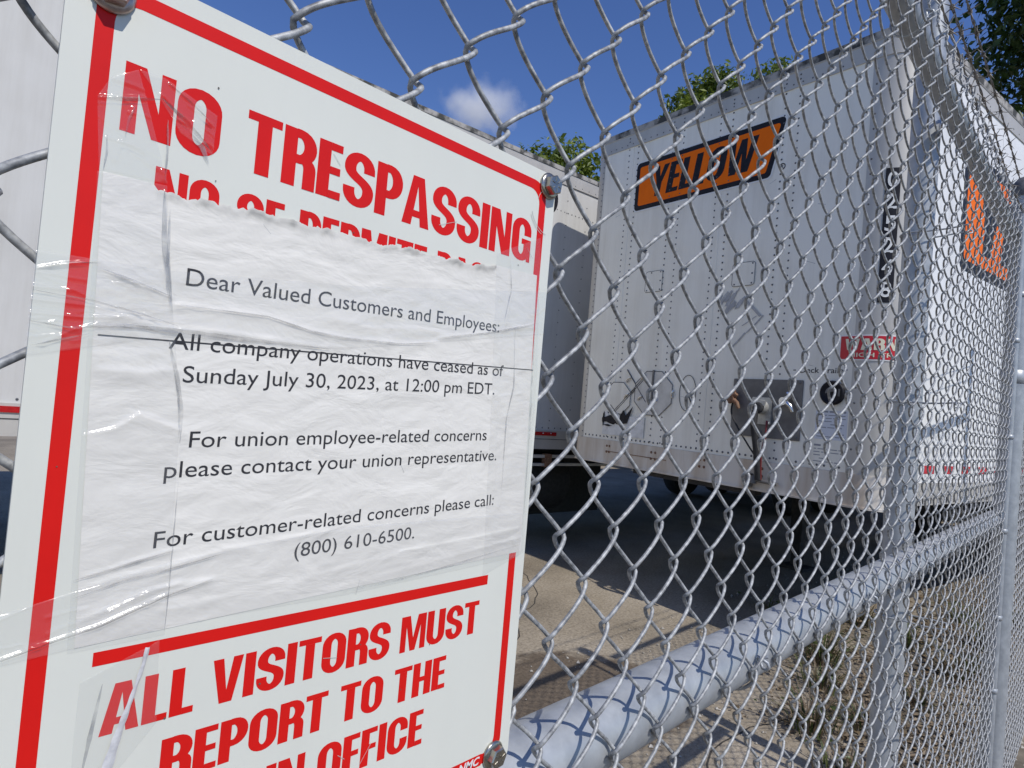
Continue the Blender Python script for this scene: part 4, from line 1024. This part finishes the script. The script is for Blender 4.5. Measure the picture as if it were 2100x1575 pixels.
for q in fr(X0, X1, .10): mb.dome((q, -.012, Z2 + 2.215), (0, -1, 0), .006, .5, 6, 1)
mb.build('top_rail', [ALU, RIVET], tr2)
mb = MB(); mb.box(X0, X1, -.018, .06, Z2 + 2.31, Z2 + 2.352); mb.build('roof_edge', ALUD, tr2)
mb = MB(); mb.box(X0, X1, .0, 2.58, Z2 + 2.30, Z2 + 2.345); mb.build('roof', ALU, tr2)
mb = MB(); mb.box(X0, X1, -.014, .06, Z2 - .43, Z2 - .245); mb.box(X0, X1, -.017, -.014, Z2 - .335, Z2 - .330, 1); mb.build('side_bottom_rail', [ALU, UNDER], tr2)
mb = MB(); mb.box(X0 + .02, X1 - .02, .06, 2.52, Z2 - .42, Z2 - .30); mb.build('floor_frame', UNDER, tr2)
for x in (X0, X1 - .03):
    mb = MB(); mb.box(x, x + .03, .03, 2.55, Z2 - .3, Z2 + 2.2); mb.build('end_panel', TRW, tr2)
for x, w in ((-.35, .43), (1.4, .3), (2.7, .3), (4.02, .29), (5.3, .3)):
    mb = MB(); mb.prism(rrect(x, Z2 - .297, x + w, Z2 - .262, .004, 2), lambda a, b, t: (a, -t, b), .014, .024); o = mb.build('reflector_strip', LAMPR, tr2)
    m2 = MB(); m2.dome((x + w * .38, -.024, Z2 - .275), (0, -1, 0), .008, .5, 8); m2.dome((x + w * .75, -.024, Z2 - .275), (0, -1, 0), .008, .5, 8); m2.build('screw', CHROME, o)
mb = MB(); V, F = poly(arc(4.0, Z2 + 2.0, .085, .13, 0, 360, 24)[:-1]); mb.add([(a, -.0032, b) for a, b in V], F); mb.build('dark_decal', BLACK, tr2)
mb = MB(); mb.box(3.3, 7.0, .02, .08, Z2 - .52, Z2 - .49); mb.box(3.3, 7.0, .02, .08, Z2 - .60, Z2 - .575); mb.build('side_guard', ALU, tr2)
mb = MB(); mb.box(4.22, 4.30, .0, .06, Z2 - .61, Z2 - .48); mb.build('guard_bracket', RUSTY, tr2)
for x in (10.0, 11.25):
    for y in (.24, 2.3): wheel(tr2, x, y, .5, (0, 1, 0), .5, .28)
mb = MB(); mb.box(9.0, 12.0, .5, .62, .62, Z2 - .42); mb.box(9.0, 12.0, 1.9, 2.02, .62, Z2 - .42); mb.tube([(10.0, .2, .5), (10.0, 2.4, .5)], .07, 10); mb.tube([(11.25, .2, .5), (11.25, 2.4, .5)], .07, 10); mb.build('axle', UNDER, tr2)
mb = MB(); mb.tube([(3.35, .42, .62), (3.45, .42, .62), (4.70, .42, .62), (4.80, .42, .62)], [.22, .30, .30, .22], 24); mb.build('fuel_tank', RUBBER, tr2)
mb = MB(); mb.box(3.2, 6.2, 1.0, 1.06, .12, Z2 - .42); mb.build('dark_screen', RUBBER, tr2)  # long black sheet added under the trailer to darken the gap
for y in (.5, 1.95):
    mb = MB(); mb.box(-1.9, -1.78, y, y + .12, 0.0, Z2 - .42); mb.build('landing_leg', UNDER, tr2)

# low wall added behind the trailers to block light beneath them
dk = MB(); dk.box(13.6, 14.6, -3.5, 24, GZ - .1, GZ + 1.12)
for y in fr(-2.6, 22, 1.3): dk.box(13.48, 13.6, y, y + .35, GZ + .7, GZ + 1.05, 1)
tag(dk.build('light_block_wall', [mat('block_wall_concrete', (.22, .21, .19), .9, c2=(.13, .125, .11), scale=1.5, detail=8), RUBBER]), 'low grey concrete wall added behind the trailers to block light', 'added wall')

# ------------------------------------------------------------------ trees
def leaf_cloud(name, parent, blobs, n, size, m, seed, sag=.35):
    g = np.random.default_rng(seed); P = []
    wts = np.array([b[3] ** 2 for b in blobs]); wts /= wts.sum()
    idx = g.choice(len(blobs), n, p=wts)
    Cn = np.array([b[:3] for b in blobs])[idx]; Rr = np.array([b[3] for b in blobs])[idx]
    d = g.normal(size=(n, 3)); d /= np.linalg.norm(d, axis=1)[:, None]
    rad = Rr * (1 - .55 * g.random(n) ** 1.6)
    # clump noise so that the outline is ragged and has gaps
    rad *= 1 + .22 * np.sin(d[:, 0] * 7 + idx) * np.sin(d[:, 1] * 9 + idx * 2) + .15 * np.sin(d[:, 2] * 13 + idx * 3)
    P = Cn + d * rad[:, None] * np.array([1, 1, .82])
    nrm = d * .6 + g.normal(size=(n, 3)) * .6 + np.array([0, 0, .35]); nrm /= np.linalg.norm(nrm, axis=1)[:, None]
    t = np.cross(nrm, g.normal(size=(n, 3))); t /= np.linalg.norm(t, axis=1)[:, None]; b = np.cross(nrm, t)
    s = size * (.6 + .8 * g.random(n))[:, None]
    V = np.stack([P - t * s, P + b * s * .45 + nrm * s * .1, P + t * s, P - b * s * .45 + nrm * s * .1], 1).reshape(-1, 3)
    return np_mesh(name, V, np.arange(n * 4).reshape(-1, 4), m, parent, False)
def tree(loc, h, r, n, size, m, label, seed, nb=16, low=.35, group='trees behind the trailers'):
    t = tag(empty('broadleaf_tree', (*loc, GZ)), label, 'tree', group)
    g = random.Random(seed); blobs = []; mb = MB()
    th = h * low
    mb.tube([(0, 0, -.1), (.06 * h * .2, 0, th * .5), (0, .05 * h * .2, th), (.1, 0, h * .7)], [h * .028, h * .022, h * .018, h * .006], 10)
    for k in range(nb):
        a = k * 2.4 + g.uniform(-.4, .4); q = (k + .5) / nb
        zz = th + (h - th) * (.10 + .80 * q); sp = r * math.sin(PI * (.18 + .78 * q)) * g.uniform(.45, .85)
        c = (sp * math.cos(a), sp * math.sin(a), zz); br = r * g.uniform(.30, .46)
        blobs.append((*c, br))
        mb.tube([(0, 0, th * .8 + (zz - th * .8) * .25), (c[0] * .5, c[1] * .5, th * .8 + (zz - th * .8) * .6), c], [h * .012, h * .008, h * .003], 6)
    mb.build('trunk', BARK, t)
    leaf_cloud('crown', t, blobs, n, size, m, seed)
    return t
tree((17.5, 14.9), 10.9, 2.9, 18000, .12, LEAF_L, 'yellow green tree top showing just left of the main trailer front', 21)
tree((22.6, 11.9), 15.4, 2.5, 18000, .12, LEAF_L, 'yellow green tree top rising above the main trailer roof edge', 22)
tree((23.6, 10.0), 15.6, 2.2, 13000, .11, LEAF_L, 'smaller grey green tree top right of the yellow green one above the roof', 23)
tree((19.8, -.5), 15.6, 3.9, 26000, .13, LEAF_D, 'tall dark green tree with spreading branches in the upper right corner', 24, nb=22, low=.64)
tree((14.9, .3), 8.0, 2.7, 26000, .09, LEAF_D, 'low dark green tree beside the right trailer roof edge', 25, nb=24, low=.15)

# ------------------------------------------------------------------ weeds and leaf litter along the fence foot
def weed(loc, n, h, label, seed, mixd=.3):
    t = tag(empty('weed_clump', (*loc, GZ + .003)), label, 'weed', 'weeds by the fence foot')
    g = random.Random(seed); mb = MB()
    for i in range(n):
        a = g.uniform(0, 2 * PI); r0 = g.uniform(0, .12); l = h * g.uniform(.4, 1.0); le = g.uniform(.3, 1.0)
        x, y = r0 * math.cos(a), r0 * math.sin(a); dx_, dy_ = math.cos(a), math.sin(a); w = g.uniform(.003, .007)
        p = [(x + dx_ * l * le * q * q, y + dy_ * l * le * q * q, l * (q - .35 * le * q * q)) for q in (0, .4, .75, 1)]
        V = []
        for k, (px, py, pz) in enumerate(p):
            ww = w * (1 - k / 3.2); V += [(px - dy_ * ww, py + dx_ * ww, pz), (px + dy_ * ww, py - dx_ * ww, pz)]
        mb.add(V, [(0, 1, 3, 2), (2, 3, 5, 4), (4, 5, 7, 6)], 1 if g.random() < mixd else 0)
        if g.random() < .6:
            px, py, pz = p[g.choice((1, 2, 3))]; s = g.uniform(.012, .03); b = g.uniform(0, 6)
            mb.add([(px, py, pz), (px + s * math.cos(b), py + s * math.sin(b), pz + s * .3), (px + 1.8 * s * math.cos(b + .3), py + 1.8 * s * math.sin(b + .3), pz), (px + s * math.cos(b + .7), py + s * math.sin(b + .7), pz - s * .1)], [(0, 1, 2, 3)], 1 if g.random() < mixd else 0)
    return mb.build('blades', [GRASS, DRY], t)
for (x, y), n, h, lb_, sd, mx in (((4.25, .98), 130, .30, 'largest green and brown weed tuft behind the line post', 1, .35), ((3.85, .86), 90, .20, 'low mixed weed tuft left of the largest one', 2, .45),
                             ((3.28, .72), 110, .24, 'brown weed tuft at the bottom of the picture', 3, .6), ((5.05, 1.62), 40, .14, 'thin green sprig at the edge of the trailer shadow', 4, .2),
                             ((5.1, .70), 90, .24, 'weed tuft seen through the mesh right of the line post', 5, .5), ((6.2, .55), 80, .22, 'dark weed tuft under the trailer side far along the fence', 6, .4),
                             ((3.55, .55), 70, .16, 'flat brown weed tuft nearest to the fence foot', 7, .7),
                             ((4.75, .36), 110, .26, 'bushy weed tuft hard against the fence right of the line post', 8, .5), ((5.6, .32), 120, .30, 'dense dark weed tuft against the fence midway to the end post', 9, .45),
                             ((6.6, .22), 110, .30, 'distant weed tuft just left of the banded end post', 10, .5), ((4.05, .42), 80, .18, 'sparse dry weed tuft at the foot of the line post', 11, .7),
                             ((2.95, .50), 60, .15, 'small yellowed tuft at the lower edge nearest to the camera', 12, .6), ((4.55, 1.12), 70, .20, 'green leafy tuft between the largest weed and the trailer shadow', 13, .25),
                             ((5.3, 1.05), 80, .22, 'brown green tuft behind the line post in front of the trailer', 14, .5)):
    weed((x, y), n, h, lb_, sd, mx)
g = np.random.default_rng(5); n = 4200
px = 3.1 + g.random(n) * 5.5; py = .05 + np.abs(g.normal(0, .42, n)) + .12
keep = py < 1.35; px, py = px[keep], py[keep]; n = len(px)
s = .010 + .022 * g.random(n) ** 2; a = g.random(n) * 6.28; tz_ = g.random(n) * .02
c_, s_ = np.cos(a) * s, np.sin(a) * s
V = np.stack([np.stack([px - c_, py - s_, GZ + .008 + tz_ * .3], 1), np.stack([px + s_ * .6, py - c_ * .6, GZ + .008 + tz_], 1), np.stack([px + c_, py + s_, GZ + .010 + tz_ * .5], 1), np.stack([px - s_ * .6, py + c_ * .6, GZ + .012 + tz_]  , 1)], 1).reshape(-1, 3)
lt = np_mesh('leaf_litter', V, np.arange(n * 4).reshape(-1, 4), DRY, None, False)
tag(lt, 'dry brown leaf litter scattered along the fence foot', 'leaves', kind='stuff')
g = np.random.default_rng(9); n = 1300
px = 2.3 + g.random(n) * 6; py = -.2 + g.random(n) * 2.2; s = .004 + .010 * g.random(n) ** 3
oc = np.array([[1, 0, 0], [0, 1, 0], [-1, 0, 0], [0, -1, 0], [0, 0, .8]])
V = (np.stack([px, py, np.full(n, GZ + .004)], 1)[:, None, :] + oc[None] * s[:, None, None] * (.7 + .6 * g.random((n, 5, 1)))).reshape(-1, 3)
F = (np.array([[0, 1, 4], [1, 2, 4], [2, 3, 4], [3, 0, 4]])[None] + (np.arange(n) * 5)[:, None, None]).reshape(-1, 3)
tag(np_mesh('gravel', V, F, mat('gravel_stone', (.28, .25, .20), .9, c2=(.45, .42, .37), scale=9), None, False), 'loose pale gravel strewn over the ground', 'gravel', kind='stuff')

# ------------------------------------------------------------------ small cloud
cm = bpy.data.materials.new('cloud_vapour'); cm.use_nodes = True; nt = cm.node_tree; nt.nodes.remove(nt.nodes['Principled BSDF'])
pv = nt.nodes.new('ShaderNodeVolumePrincipled'); pv.inputs['Color'].default_value = (1, 1, 1, 1); pv.inputs['Anisotropy'].default_value = -.15
tc = nd(nt, 'TexCoord'); no = nd(nt, 'TexNoise', Scale=.16, Detail=6, Roughness=.62); nt.links.new(tc.outputs['Object'], no.inputs['Vector'])
ln = nd(nt, 'VectorMath', operation='LENGTH'); dv = nd(nt, 'VectorMath', operation='MULTIPLY'); dv.inputs[1].default_value = (1 / 12, 1 / 12, 1 / 8)
nt.links.new(tc.outputs['Object'], dv.inputs[0]); nt.links.new(dv.outputs[0], ln.inputs[0])
mm = nd(nt, 'Math', operation='MULTIPLY_ADD'); mm.inputs[1].default_value = -.62; nt.links.new(ln.outputs['Value'], mm.inputs[0]); nt.links.new(no.outputs['Fac'], mm.inputs[2])
mr = nd(nt, 'MapRange'); mr.inputs[1].default_value = .05; mr.inputs[2].default_value = .45; mr.inputs[3].default_value = 0; mr.inputs[4].default_value = .16
nt.links.new(mm.outputs[0], mr.inputs[0]); nt.links.new(mr.outputs[0], pv.inputs['Density'])
nt.links.new(pv.outputs[0], nt.nodes['Material Output'].inputs['Volume'])
mb = MB(); mb.lathe([(11.5 * math.sin(R(a)), -7.6 * math.cos(R(a))) for a in (6, 30, 60, 90, 120, 150, 174)], (0, 0, 0), (0, 0, 1), 20)
cl = mb.build('cloud', cm); cl.location = (.602 * 160, .678 * 160, .417 * 160)
tag(cl, 'small white puffy cloud in the blue sky above the sign', 'cloud', kind='stuff')
